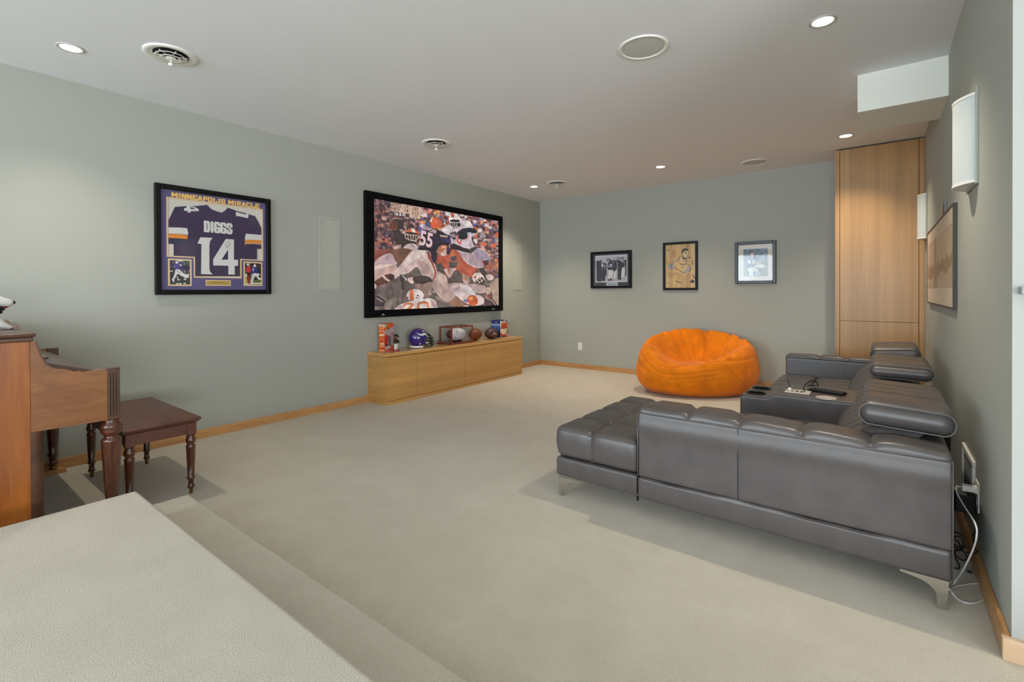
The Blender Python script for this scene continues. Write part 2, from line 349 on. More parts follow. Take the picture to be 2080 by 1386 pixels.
# ------------------------------------------------------------------ painted prints
class Canvas:
    """flat print, drawn in photo pixels mapped to its own plane and held as a colour per point of a fine mesh"""
    def __init__(s, ax, val, quad, w, h, bg=(128, 128, 128), ss=2):
        s.ax, s.val, s.w, s.h, s.ss = ax, val, w, h, ss
        P = [onp(ax, val, *q) for q in quad] if quad else None
        s.ua = 1-ax if ax < 2 else 0
        if P:
            s.u0 = (P[0][s.ua]+P[3][s.ua])/2; s.u1 = (P[1][s.ua]+P[2][s.ua])/2; s.v1 = (P[0][2]+P[1][2])/2; s.v0 = (P[2][2]+P[3][2])/2
        s.im = np.ones((h*ss, w*ss, 3))*np.array(bg, float)
    def rect(s, u0, u1, v0, v1): s.u0, s.u1, s.v0, s.v1 = u0, u1, v0, v1; return s
    def frame(s, x0, y0, k): s.fx, s.fy, s.k = x0, y0, k; s.direct = False; return s
    def mp(s, pts):
        if getattr(s, 'direct', True): return np.array([(x*s.w*s.ss, y*s.h*s.ss) for x, y in pts])
        o = []
        for x, y in pts:
            P = onp(s.ax, s.val, s.fx+x/s.k, s.fy+y/s.k)
            o.append(((P[s.ua]-s.u0)/(s.u1-s.u0)*s.w*s.ss, (s.v1-P[2])/(s.v1-s.v0)*s.h*s.ss))
        return np.array(o)
    def _fill(s, q, c, a):
        x0, x1 = int(max(0, q[:, 0].min())), int(min(s.w*s.ss, q[:, 0].max()+2)); y0, y1 = int(max(0, q[:, 1].min())), int(min(s.h*s.ss, q[:, 1].max()+2))
        if x1 <= x0 or y1 <= y0: return
        X, Y = np.meshgrid(np.arange(x0, x1)+.5, np.arange(y0, y1)+.5); ins = np.zeros(X.shape, bool); n = len(q)
        for i in range(n):
            xa, ya = q[i]; xb, yb = q[(i+1) % n]
            if ya == yb: continue
            k = ((ya > Y) != (yb > Y)) & (X < (xb-xa)*(Y-ya)/(yb-ya)+xa); ins ^= k
        v = s.im[y0:y1, x0:x1]; v[ins] = v[ins]*(1-a)+np.array(c, float)*a
    def poly(s, pts, c, a=1, smooth=False):
        if smooth: 
            P = [Vector((x, y, 0)) for x, y in pts]; P = P[-1:]+P+P[:2]; sp = []
            for i in range(1, len(P)-2):
                for k in range(5):
                    t = k/5; A, B, C_, D = P[i-1], P[i], P[i+1], P[i+2]; v = .5*((2*B)+(C_-A)*t+(2*A-5*B+4*C_-D)*t*t+(3*B-A-3*C_+D)*t**3); sp.append((v.x, v.y))
            pts = sp
        s._fill(s.mp(pts), c, a); return s
    def ell(s, cx, cy, rx, ry, c, a=1, rot=0):
        co, si = math.cos(R(rot)), math.sin(R(rot))
        return s.poly([(cx+rx*math.cos(t)*co-ry*math.sin(t)*si, cy+rx*math.cos(t)*si+ry*math.sin(t)*co) for t in np.linspace(0, 2*math.pi, 19)[:-1]], c, a)
    def line(s, pts, wd, c, a=1):
        for (xa, ya), (xb, yb) in zip(pts[:-1], pts[1:]):
            d = math.hypot(xb-xa, yb-ya) or 1; nx, ny = -(yb-ya)/d*wd/2, (xb-xa)/d*wd/2; ex, ey = (xb-xa)/d*wd*.3, (yb-ya)/d*wd*.3
            s.poly([(xa+nx-ex, ya+ny-ey), (xb+nx+ex, yb+ny+ey), (xb-nx+ex, yb-ny+ey), (xa-nx-ex, ya-ny-ey)], c, a)
        return s
    def blur(s, n=1):
        for _ in range(n):
            p = np.pad(s.im, ((1, 1), (1, 1), (0, 0)), 'edge'); s.im = (p[:-2, 1:-1]+p[2:, 1:-1]+p[1:-1, :-2]+p[1:-1, 2:]+2*p[1:-1, 1:-1])/6
        return s
    def build(s, name, m, parent, off=0, P=None, label=None):
        im = s.im.reshape(s.h, s.ss, s.w, s.ss, 3).mean((1, 3)); im = np.clip(im, 0, 255)/255
        lin = np.where(im <= .04045, im/12.92, ((im+.055)/1.055)**2.4)
        us = np.linspace(s.u0, s.u1, s.w); vs = np.linspace(s.v1, s.v0, s.h); U, V = np.meshgrid(us, vs); c = np.zeros((s.h, s.w, 3))
        if P is not None:
            org, du, dv = [np.array(q, float) for q in P]; a = (U-s.u0)/(s.u1-s.u0); b2 = (s.v1-V)/(s.v1-s.v0); c = org+a[..., None]*du+b2[..., None]*dv
        else: c[..., s.ua] = U; c[..., 2] = V; c[..., s.ax] = s.val+off
        idx = np.arange(s.w*s.h).reshape(s.h, s.w); q = np.stack([idx[:-1, :-1], idx[1:, :-1], idx[1:, 1:], idx[:-1, 1:]], -1).reshape(-1, 4)
        me = bpy.data.meshes.new(name); me.from_pydata(c.reshape(-1, 3).tolist(), [], q.tolist())
        at = me.color_attributes.new('print', 'FLOAT_COLOR', 'POINT'); at.data.foreach_set('color', np.concatenate([lin.reshape(-1, 3), np.ones((s.w*s.h, 1))], 1).ravel())
        return obj(name, me, m, parent, label=label)

# ================================================================== STRUCTURE
XE, YR = 5.5, -6.0            # far side and rear of the room, behind the camera
struct('floor', bx(XL-.1, XE+.1, YR-.1, YB+.1, -.1, 0), M_CARPET)
struct('ceiling', bx(XL-.1, XE+.1, YR-.1, YB+.1, ZC, ZC+.1), M_CEIL)
struct('wall_left', bx(XL-.12, XL, YR, YB+.12, 0, ZC), M_WALL)
struct('wall_back', bx(XL, XR+.12, YB, YB+.12, 0, ZC), M_WALL)
struct('wall_right', bx(XR, XR+.12, YN+.02, YB, 0, ZC), M_WALL)
struct('wall_near', bx(XR, XE, YN-.0, YN+.02, 0, ZC), M_WALLW)
b = bx(XE, XE+.1, YR, YN, 0, .35); box(b, XE, XE+.1, YR, YN, 2.5, ZC); box(b, XE, XE+.1, YR, -5.6, .35, 2.5); box(b, XE, XE+.1, 1.9, YN, .35, 2.5)
struct('wall_side', b, M_WALLW)
b = bx(XL, XE, YR-.1, YR, 0, .35); box(b, XL, XE, YR-.1, YR, 2.5, ZC); box(b, XL, XL+.2, YR-.1, YR, .35, 2.5); box(b, 5.3, XE, YR-.1, YR, .35, 2.5)
struct('wall_rear', b, M_WALLW)
w = bm_()
for x in (-4.28, -1.9, .5, 2.9, 5.27): box(w, x-.03, x+.03, YR-.07, YR-.02, .35, 2.5)
box(w, -4.3, 5.3, YR-.07, YR-.02, .35, .4); box(w, -4.3, 5.3, YR-.07, YR-.02, 2.45, 2.5)
struct('window_1', w, M_WHITE)
w = bm_()
for y in (-5.57, -3.1, -.6, 1.87): box(w, XE+.02, XE+.07, y-.03, y+.03, .35, 2.5)
box(w, XE+.02, XE+.07, -5.6, 1.9, .35, .4); box(w, XE+.02, XE+.07, -5.6, 1.9, 2.45, 2.5)
struct('window_2', w, M_WHITE)
# bulkhead box under the ceiling on the right
struct('trim_1', bx(-.124, XR, 4.112, 4.64, 2.455, ZC), M_SOFF)['label'] = 'boxed bulkhead under the ceiling by the tall cabinet'
# baseboards
struct('baseboard_left', bx(XL, XL+.014, YR, YB, 0, .072, .002), M_MAPLEB)
struct('baseboard_back', bx(XL+.014, -.39, YB-.014, YB, 0, .072, .002), M_MAPLEBX)
struct('baseboard_right', bx(XR-.022, XR, YN-.0, 6.13, 0, .072, .004), M_MAPLEB)
struct('baseboard_near', bx(XR-.024, XE, YN-.022, YN-.001, 0, .074, .002), M_MAPLEP)
# carpeted steps the camera stands on
def step(x0, y1, z, r=.02):
    b = bm_(); n = 6; prof = [(YR, 0), (y1, 0)]+[(y1-r+r*math.cos(a), z-r+r*math.sin(a)) for a in [math.pi/2*i/n for i in range(n+1)]]+[(YR, z)]
    # end rounded too: shrink the section towards the end
    secs = []
    for i in range(n+1):
        a = math.pi/2*i/n; dx = r-r*math.sin(a); dz = r-r*math.cos(a)
        secs.append((x0+(r-r*math.sin(a)) if False else x0+r*(1-math.sin(a)), (1-math.cos(a))*0, r*(1-math.sin(math.pi/2*i/n))))
    rings = []
    for i in range(n+1):
        a = math.pi/2*i/n; x = x0+r*(1-math.cos(a)); k = r*(1-math.sin(a))
        rings.append([b.verts.new((x, min(y, y1-k) if y > YR else y, min(zz, z-k))) for y, zz in prof])
    rings.append([b.verts.new((XE, y, zz)) for y, zz in prof])
    m = len(prof)
    for i in range(len(rings)-1):
        for k in range(m): b.faces.new((rings[i][k], rings[i+1][k], rings[i+1][(k+1) % m], rings[i][(k+1) % m]))
    b.faces.new(rings[0]); b.faces.new(rings[-1][::-1]); bmesh.ops.recalc_face_normals(b, faces=b.faces[:]); return b
o = struct('carpeted_step', step(-2.925, .972, .15), M_CARPET, smooth=True); o['label'] = 'lower carpeted step'
o = struct('carpeted_step', step(-2.755, .705, .30), M_CARPET, smooth=True); o['label'] = 'upper carpeted step'

# ================================================================== CEILING FITTINGS
def ring(b, prof, cx, cy, n=40, mi=0):
    """open lathe of (r,z) around (cx,cy)"""
    rs = [[b.verts.new((cx+r*math.cos(2*math.pi*k/n), cy+r*math.sin(2*math.pi*k/n), z)) for k in range(n)] for r, z in prof]
    for i in range(len(rs)-1):
        for k in range(n): b.faces.new((rs[i][k], rs[i+1][k], rs[i+1][(k+1) % n], rs[i][(k+1) % n]))
    return b
M_TRIM = mat('downlight_trim', (190, 188, 184), .5)
M_LAMP = mat('lamp_glow', (255, 250, 240), .5, emit=(255, 250, 238), estr=6)
def can(x, y, first=None, label='', pw=120):
    if first is None:
        c = empty('recessed_downlight', (0, 0, ZC))
        b = ring(bm_(), [(.066, 0), (.067, -.003), (.062, -.005), (.052, -.004), (.050, 0), (.0, .0)][:5]+[(.0505, -.001)], 0, 0)
        for v in b.verts: v.co.z += ZC
        obj('trim_ring', b, M_TRIM, c, smooth='all')
        d = bm_(); lathe(d, [(.0495, ZC-.0025), (.0495, ZC-.001)], 0, 0, 32); obj('lens', d, M_LAMP, c)
        first = c
    else: c = copy_tree(first)
    c.location = (x, y, ZC); tag(c, label, 'downlight', 'recessed ceiling downlights')
    l = bpy.data.lights.new('downlight_beam', 'SPOT'); l.energy = CAN_POWER*pw; l.color = CAN_COL; l.spot_size = R(105); l.spot_blend = 1.0; l.shadow_soft_size = .022
    lo = bpy.data.objects.new('downlight_beam', l); COL.objects.link(lo); lo.location = (x, y, ZC-.012)
    return c
c0 = can(-3.90, .687, None, 'lit round ceiling downlight above the piano bench, nearest the left wall', 46)
can(-3.90, 5.605, c0, 'small lit ceiling downlight in the far left corner beside a round vent', 105)
can(-2.09, 5.66, c0, 'small lit ceiling downlight between the far vent and the far round speaker', 80)
can(-.262, 5.64, c0, 'lit ceiling downlight in front of the tall maple cabinet', 85)
can(-.252, 3.163, c0, 'large lit ceiling downlight above the sofa at upper right', 85)

def vent(x, y, first=None, label=''):
    if first is None:
        c = empty('ceiling_vent', (0, 0, ZC)); Z = ZC
        obj('flange', ring(bm_(), [(.143, Z), (.143, Z-.006), (.134, Z-.010), (.110, Z-.008), (.094, Z+.0), (.094, Z-.001)], 0, 0), M_WHITE, c, smooth='all')
        obj('dark_throat', lathe(bm_(), [(.094, Z-.0022), (.094, Z-.0012)], 0, 0, 32), M_DARK, c)
        for r1, r0_, z in ((.085, .062, -.018), (.058, .036, -.026)):
            obj('louver_ring', ring(bm_(), [(r1, Z+z), (r1-.002, Z+z-.003), (r0_, Z+z+.012), (r0_, Z+z+.016), (r1, Z+z)], 0, 0), M_WHITE, c, smooth='all')
        obj('centre_cone', lathe(bm_(), [(.010, Z-.004), (.030, Z-.026), (.030, Z-.030), (.006, Z-.033)], 0, 0, 24), M_WHITE, c, smooth=True)
        k = bm_(); tube(k, [(0, 0, Z-.033), (0, 0, Z-.052)], .004, 8); ellipsoid(k, (0, 0, Z-.062), .015, .015, .011, 12, 8); obj('damper_knob', k, M_WHITE, c, smooth='all')
        sp = bm_()
        for a in range(3): an = a*2.1; box(sp, -.088, .088, -.0015, .0015, Z-.014, Z-.008, rot=Matrix.Rotation(an, 3, 'Z'), piv=(0, 0, Z-.01))
        obj('spokes', sp, M_WHITE, c); first = c
    else: c = copy_tree(first)
    c.location = (x, y, ZC); tag(c, label, 'vent', 'round ceiling air vents'); return c
v0 = vent(-3.52, 1.09, None, 'large round white ceiling vent beside the nearest left downlight')
vent(-3.53, 3.36, v0, 'round white ceiling vent above the near end of the big screen')
vent(-3.53, 5.62, v0, 'small round white ceiling vent near the far left corner')

def cspk(x, y, first=None, label=''):
    if first is None:
        c = empty('ceiling_speaker', (0, 0, ZC)); Z = ZC
        obj('rim', ring(bm_(), [(.148, Z), (.148, Z-.006), (.140, Z-.008), (.126, Z-.006), (.125, Z-.003)], 0, 0, 48), M_WHITE, c, smooth='all')
        obj('grille', lathe(bm_(), [(.126, Z-.0035), (.11, Z-.0045), (.001, Z-.005)], 0, 0, 40), M_GRILLE, c, smooth=True); first = c
    else: c = copy_tree(first)
    c.location = (x, y, ZC); tag(c, label, 'speaker', 'round in-ceiling speakers'); return c
s0 = cspk(-1.15, 2.826, None, 'large round grey in-ceiling speaker near the top centre')
cspk(-1.15, 6.14, s0, 'round in-ceiling speaker beside the tall maple cabinet, far end of the ceiling')

# ================================================================== IN-WALL SPEAKERS
M_SPKW = mat('painted_speaker_panel', (176, 178, 167), .8, spec=.2, bump=.2, bscale=700)
def wall_panel(y0, y1, z0, z1, label):
    c = empty('wall_speaker', (XL, (y0+y1)/2, z0)); f = .022
    b = bm_(); x1 = XL+.005
    box(b, XL, x1, y0, y0+f, z0, z1, .0015, 1); box(b, XL, x1, y1-f, y1, z0, z1, .0015, 1); box(b, XL, x1, y0+f, y1-f, z0, z0+f, .0015, 1); box(b, XL, x1, y0+f, y1-f, z1-f, z1, .0015, 1)
    obj('frame', b, M_SPKW, c); obj('grille', bx(XL, XL+.0025, y0+f+.003, y1-f-.003, z0+f+.003, z1-f-.003, .001, 1), M_SPKW, c)
    return tag(c, label, 'speaker', 'flush panel speakers painted like the wall')
wall_panel(2.668, 2.902, 1.238, 1.996, 'tall flush wall speaker between the framed jersey and the screen')
wall_panel(5.908, 6.137, 1.238, 1.987, 'tall flush wall speaker between the screen and the corner')
wall_panel(4.13, 4.585, .60, .836, 'wide flush wall speaker just below the screen above the low cabinet')

# ================================================================== CURVED SPEAKERS ON THE RIGHT WALL
M_GRW = mat('pale_speaker_cloth', (198, 206, 204), .75, bump=.25, bscale=900)
def curved(yc, hw, dep, z0, z1, label):
    c = empty('curved_wall_speaker', (XR, yc, z0))
    prof = [(XR-.012-dep*math.sin(math.pi*i/24)**.75, yc-hw+2*hw*i/24) for i in range(25)]
    def slab(za, zb, k=1.0, g=0):
        return prism(bm_(), [(XR-.010-(XR-.010-x)*k-g, yc+(y-yc)*k, za) for x, y in prof]+[(XR-.010, yc+hw*k, za), (XR-.010, yc-hw*k, za)][:2], (0, 0, zb-za))
    obj('back_plate', bx(XR-.010, XR, yc-hw-.022, yc+hw+.022, z0-.010, z1+.02, .002, 1), M_WALL, c)
    obj('grille', slab(z0+.012, z1-.012, .97), M_GRW, c, smooth=True); obj('end_cap', slab(z0, z0+.012), M_WHITE, c, smooth=True); obj('end_cap', slab(z1-.012, z1), M_WHITE, c, smooth=True)
    return tag(c, label, 'speaker', 'curved white speakers on the right wall')
curved(3.085, .135, .062, 1.70, 2.10, 'large curved white wall speaker above the near end of the long picture')
curved(5.96, .12, .055, 1.70, 2.115, 'curved white wall speaker far along the right wall beside the maple cabinet')

# ================================================================== OUTLETS
def outlet_y(xc, zc, y, label):
    c = empty('wall_outlet', (xc, y, zc)); obj('plate', bx(xc-.037, xc+.037, y-.006, y, zc-.06, zc+.06, .004, 2), M_WHITE, c)
    for dz in (-.026, .026):
        f = obj('receptacle', bx(xc-.017, xc+.017, y-.008, y-.006, zc+dz-.016, zc+dz+.016, .003, 2), M_WHITE, c)
        s = bm_(); [box(s, xc+dx-.0015, xc+dx+.0015, y-.0085, y-.0078, zc+dz-.004, zc+dz+.006) for dx in (-.007, .007)]; obj('slots', s, M_DARK, f)
    return tag(c, label, 'outlet')
outlet_y(-3.755, .348, YB, 'white double power outlet low on the back wall')
def outlet_x(yc, zc, label, name='wall_outlet'):
    c = empty(name, (XR, yc, zc)); obj('plate', bx(XR-.006, XR, yc-.042, yc+.042, zc-.065, zc+.065, .003, 2), M_WHITE, c)
    for dz in (-.026, .026): obj('receptacle', bx(XR-.009, XR-.006, yc-.017, yc+.017, zc+dz-.016, zc+dz+.016, .003, 2), M_WHITE, c)
    return tag(c, label, 'outlet')
outlet_x(2.93, .308, 'white power outlet on the right wall behind the sofa, chargers plugged in')
c = empty('wall_access_panel', (XR, 3.17, .2)); b = bm_(); f = .03; y0, y1, z0, z1 = 2.99, 3.35, .20, .44
for q in ((y0, y1, z1-f, z1), (y0, y1, z0, z0+f), (y0, y0+f, z0+f, z1-f), (y1-f, y1, z0+f, z1-f)): box(b, XR-.012, XR, q[0], q[1], q[2], q[3], .003, 1)
obj('frame', b, M_WHITE, c); obj('panel', bx(XR-.006, XR, y0+f, y1-f, z0+f, z1-f), mat('access_panel_face', (150, 158, 160), .6), c)
tag(c, 'rectangular white framed access panel on the right wall behind the sofa', 'panel')
# grey ledge on the white wall at the right edge
tag(obj('wall_ledge', bx(.358, .95, YN-.05, YN, 1.205, 1.229, .002, 1), mat('grey_ledge_paint', (150, 158, 158), .6)), 'short grey ledge jutting from the white wall at the right edge', 'ledge')

# ================================================================== SCREEN
T = lambda x, y: (x, y)
def screen():
    y0, y1, z0, z1 = 3.192, 5.594, .934, 2.337; xf = XL+.05; f = .105
    c = empty('projection_screen', (XL, 4.39, z0)); iy0, iy1, iz0, iz1 = 3.302, 5.507, 1.017, 2.262
    for q in ((y0, iy0, z0, z1), (iy1, y1, z0, z1), (iy0, iy1, z0, iz0), (iy0, iy1, iz1, z1)):
        obj('frame_bar', bx(XL+.004, xf, q[0], q[1], q[2], q[3], .003, 1), M_BLACKM, c)
    obj('backing', bx(XL+.004, XL+.02, iy0, iy1, iz0, iz1), M_BLACKM, c)
    cv = Canvas(0, XL+.035, None, 330, 186, (84, 58, 60), 2).rect(iy0, iy1, iz0, iz1).frame(730, 370, 4.78)
    rr = random.Random(11)
    # crowd
    palL = [(70, 45, 52), (58, 40, 48), (120, 80, 88), (95, 60, 70), (150, 90, 85), (180, 120, 115), (215, 100, 70), (52, 46, 62), (84, 66, 90), (200, 150, 140)]
    palR = [(225, 130, 105), (235, 95, 60), (240, 110, 70), (205, 160, 165), (240, 215, 205), (120, 60, 62), (85, 50, 58), (150, 120, 140), (110, 96, 140), (250, 180, 150), (185, 90, 80), (70, 48, 55), (215, 190, 195)]
    for i in range(2600):
        x = rr.uniform(100, 1375); y = rr.uniform(130, 1000 if x > 1080 else 690); p = palR if x > 560+rr.uniform(-90, 90) else palL
        s = rr.uniform(6, 24); cl = p[rr.randrange(len(p))]; k = rr.uniform(.8, 1.05); cv.ell(x, y, s*rr.uniform(.6, 1.1), s*rr.uniform(.7, 1.3), [min(255, v*k) for v in cl], .85)
    for i in range(90):     # people: shoulders, face, cap
        x = rr.uniform(600, 1370); y = rr.uniform(230, 900 if x > 1120 else 520); s = rr.uniform(11, 18)
        cv.ell(x, y+s*1.9, s*1.5, s*1.4, [(215, 190, 200), (235, 100, 60), (230, 215, 215), (240, 160, 90), (120, 90, 110)][rr.randrange(5)]); cv.ell(x, y, s*.75, s*.95, (150, 85, 75)); cv.ell(x, y-s*.6, s*.85, s*.55, [(245, 235, 230), (240, 90, 50), (90, 90, 170), (225, 150, 140)][rr.randrange(4)])
    cv.blur(5); g_ = cv.im.mean(2, keepdims=True); cv.im = g_+(cv.im-g_)*1.05
    P, E_, L_ = cv.poly, cv.ell, cv.line
    # wall and field
    P([(110, 655), (600, 640), (620, 800), (110, 800)], (166, 76, 58)); P([(760, 700), (880, 640), (1080, 650), (1140, 900), (1090, 960), (740, 930)], (208, 86, 56))
    P([(1100, 700), (1370, 640), (1370, 1000), (1150, 1000)], (150, 80, 72), .35)
    P([(110, 780), (330, 760), (760, 860), (900, 930), (1370, 900), (1370, 1265), (110, 1265)], (112, 96, 90)); P([(110, 1130), (1370, 1080), (1370, 1265), (110, 1265)], (124, 106, 98))
    for i in range(160): x = rr.uniform(110, 1370); y = rr.uniform(900, 1250); E_(x, y, rr.uniform(15, 50), rr.uniform(6, 20), [(98, 80, 76), (130, 112, 104), (90, 66, 62), (140, 112, 108)][rr.randrange(4)], .5)
    cv.blur(1)
    # photographer against the wall
    P([(880, 670), (950, 665), (955, 720), (1000, 800), (960, 830), (870, 830), (870, 740)], (196, 100, 70)); E_(915, 742, 26, 26, (88, 82, 84)); P([(870, 775), (950, 775), (945, 830), (870, 832)], (92, 80, 78)); P([(870, 832), (940, 832), (925, 900), (880, 930)], (214, 168, 150)); E_(912, 690, 28, 22, (214, 106, 60))
    P([(740, 800), (790, 780), (840, 850), (830, 900), (760, 900)], (96, 78, 74)); P([(820, 850), (850, 830), (880, 900), (870, 930)], (226, 180, 160))
    P([(850, 1000), (870, 960), (920, 860), (960, 850), (1010, 920), (1020, 1000), (900, 1020)], (98, 82, 78)); P([(1000, 880), (1060, 910), (1080, 970), (1000, 960)], (196, 140, 110)); P([(1010, 950), (1060, 945), (1060, 1000), (1010, 1000)], (214, 176, 164))
    # runner with the ball, far left helmet
    P([(330, 370), (390, 360), (430, 430), (470, 560), (560, 600), (520, 680), (400, 660), (350, 560), (330, 480)], (62, 48, 46), smooth=True)
    P([(284, 450), (292, 400), (340, 372), (372, 400), (372, 455), (330, 465)], (110, 56, 44), smooth=True); L_([(284, 452), (290, 410), (315, 382)], 5, (230, 130, 90)); L_([(300, 456), (360, 460)], 4, (180, 90, 60))
    for i in range(6): E_(350+i*13, 354+(i % 2)*5, 5, 4, (220, 170, 150))
    E_(516, 500, 62, 48, (226, 84, 48), rot=15); P([(500, 450), (535, 452), (548, 500), (530, 520), (512, 490)], (246, 226, 208)); P([(460, 490), (560, 500), (575, 560), (540, 580), (470, 560)], (52, 34, 34), smooth=True)
    P([(388, 462), (410, 458), (450, 488), (435, 502), (420, 500)], (244, 190, 170)); P([(400, 470), (412, 470), (430, 488), (424, 492)], (60, 40, 40))
    for a, b_ in (((440, 500), (452, 548)), ((470, 505), (478, 560)), ((495, 512), (505, 570)), ((525, 520), (520, 575)), ((548, 530), (545, 560))): L_([a, b_], 6, (250, 220, 200))
    L_([(440, 505), (500, 515), (570, 520)], 7, (250, 216, 196)); L_([(450, 545), (500, 568), (550, 572), (575, 530)], 7, (250, 216, 196))
    P([(430, 640), (455, 610), (490, 598), (540, 602), (580, 640), (560, 665), (470, 665)], (222, 190, 190), smooth=True); L_([(500, 605), (540, 630)], 5, (120, 80, 90))
    P([(300, 660), (330, 645), (420, 640), (520, 662), (520, 710), (420, 780), (350, 760), (320, 700)], (128, 80, 58), smooth=True); P([(330, 625), (370, 610), (410, 605), (405, 640), (340, 655)], (196, 150, 140))
    # bending player left
    P([(140, 800), (170, 750), (240, 705), (310, 690), (350, 760), (360, 800), (260, 810), (150, 825)], (204, 166, 172), smooth=True); L_([(220, 730), (300, 700)], 5, (244, 214, 210)); L_([(150, 800), (210, 740)], 5, (240, 200, 180))
    P([(112, 1010), (118, 850), (170, 805), (260, 792), (345, 800), (372, 840), (360, 930), (250, 960), (180, 1000)], (214, 170, 158), smooth=True); P([(118, 850), (180, 805), (330, 798), (240, 830)], (240, 206, 194), .8, True); L_([(120, 990), (122, 880), (140, 830)], 8, (236, 176, 156))
    # centre player: pants, legs
    P([(320, 890), (360, 850), (420, 780), (478, 700), (520, 664), (600, 650), (680, 668), (705, 740), (740, 830), (750, 890), (735, 945), (690, 958), (610, 900), (560, 820), (480, 880), (400, 905), (350, 925)], (222, 188, 180), smooth=True)
    P([(500, 690), (560, 660), (640, 665), (620, 720), (540, 760), (480, 800), (420, 850), (440, 790)], (242, 218, 208), .7, True); P([(560, 800), (600, 760), (660, 800), (720, 900), (680, 940), (620, 900)], (196, 156, 148), .7, True)
    P([(655, 675), (680, 672), (700, 740), (725, 800), (748, 860), (745, 910), (725, 950), (700, 965), (705, 945), (728, 905), (730, 865), (700, 790), (668, 740)], (176, 78, 60)); L_([(690, 680), (700, 730), (735, 810), (752, 870), (748, 920), (720, 958)], 6, (246, 220, 204)); L_([(655, 690), (665, 740), (700, 800), (728, 870), (722, 920), (700, 950)], 4, (250, 224, 208))
    P([(345, 930), (320, 893), (290, 890), (240, 905), (190, 935), (130, 980), (150, 1020), (200, 1000), (300, 965)], (104, 56, 44), smooth=True); P([(300, 895), (340, 905), (330, 950), (290, 950)], (70, 44, 40), smooth=True)
    P([(215, 905), (240, 902), (275, 935), (305, 955), (290, 968), (255, 950)], (240, 196, 172)); P([(116, 1000), (150, 975), (175, 1005), (150, 1045), (116, 1050)], (214, 176, 170)); P([(115, 1045), (160, 1030), (170, 1080), (115, 1120)], (76, 60, 62))
    P([(395, 905), (425, 900), (450, 940), (470, 1000), (450, 1050), (420, 1040), (405, 970)], (66, 56, 54), smooth=True); L_([(418, 905), (450, 940), (455, 990), (440, 1040)], 9, (214, 196, 190)); L_([(455, 930), (475, 990), (445, 1050)], 6, (190, 170, 160))
    P([(470, 930), (520, 920), (540, 950), (530, 980), (480, 985)], (232, 196, 182)); P([(525, 920), (600, 905), (690, 925), (702, 975), (640, 985), (540, 975)], (76, 60, 56), smooth=True); P([(480, 985), (530, 980), (530, 1020), (500, 1030)], (110, 94, 90))
    P([(440, 960), (480, 965), (520, 1010), (500, 1060), (440, 1050)], (92, 80, 76), smooth=True)
    P([(545, 985), (620, 990), (700, 970), (690, 1100), (640, 1120), (560, 1060)], (160, 124, 110), smooth=True)
    # large right thigh and shin
    P([(700, 985), (735, 950), (752, 870), (800, 880), (845, 915), (862, 980), (890, 1040), (935, 1100), (900, 1150), (870, 1170), (800, 1130), (740, 1070)], (200, 164, 152), smooth=True); P([(760, 890), (830, 910), (850, 980), (800, 990)], (224, 188, 174), .7, True); L_([(700, 1060), (790, 1000), (850, 965)], 4, (160, 120, 110))
    P([(935, 1098), (900, 1140), (870, 1170), (960, 1222), (1068, 1218), (1030, 1170), (980, 1120)], (162, 112, 84), smooth=True); P([(1010, 1200), (1050, 1195), (1075, 1216), (1000, 1222)], (240, 210, 195))
    for a, b_ in (((260, 1060), (330, 1230)), ((380, 1050), (370, 1180)), ((300, 960), (330, 1100)), ((430, 1080), (420, 1200))): L_([a, b_], 22, (96, 74, 68), .6)
    P([(118, 1100), (200, 1110), (260, 1160), (250, 1200), (118, 1190)], (70, 56, 58), smooth=True); L_([(160, 1120), (230, 1160)], 6, (196, 160, 150)); P([(245, 1180), (290, 1140), (320, 1150), (300, 1240), (260, 1240)], (150, 128, 118), smooth=True)
    for x, y in ((680, 1070), (695, 1085), (720, 1066), (672, 1088)): E_(x, y, 6, 6, (240, 220, 210))
    for k in range(3): L_([(740+k*18, 1110), (800+k*18, 1160)], 5, (190, 160, 150))
    # centre player jersey 55
    P([(575, 425), (600, 412), (650, 405), (700, 430), (750, 450), (790, 470), (850, 495), (878, 530), (885, 590), (870, 640), (835, 640), (800, 610), (760, 640), (745, 700), (730, 790), (700, 740), (680, 670), (570, 655), (600, 600), (590, 520)], (44, 30, 52), smooth=True)
    P([(575, 425), (640, 408), (660, 440), (620, 480), (585, 500)], (92, 84, 150), smooth=True); P([(580, 418), (630, 405), (640, 420), (600, 440)], (236, 220, 224), .8); L_([(760, 462), (800, 478)], 5, (236, 200, 200)); L_([(785, 520), (855, 528)], 9, (240, 214, 200)); L_([(785, 532), (850, 540)], 8, (214, 96, 60)); P([(790, 545), (880, 545), (878, 590), (820, 590)], (48, 50, 110))
    P([(800, 580), (870, 590), (890, 650), (850, 680), (800, 640)], (56, 38, 40), smooth=True)
    P([(640, 385), (690, 388), (745, 410), (740, 435), (700, 450), (660, 430)], (84, 84, 120), smooth=True); P([(690, 395), (740, 415), (730, 440), (700, 440)], (40, 34, 46))
    E_(743, 398, 57, 58, (238, 88, 44), rot=20); P([(690, 385), (700, 352), (720, 338), (712, 360), (702, 392)], (250, 210, 190)); E_(758, 378, 24, 22, (250, 118, 66), .8)
    # ball under arm
    P([(760, 650), (790, 615), (840, 612), (860, 640), (840, 680), (800, 712), (762, 690)], (204, 118, 84), smooth=True); P([(790, 690), (850, 650), (860, 690), (820, 720)], (236, 190, 180), .9, True); P([(800, 625), (840, 620), (835, 640), (800, 645)], (238, 170, 130), .8)
    P([(850, 640), (880, 600), (905, 600), (880, 690), (850, 700)], (70, 44, 56), smooth=True)
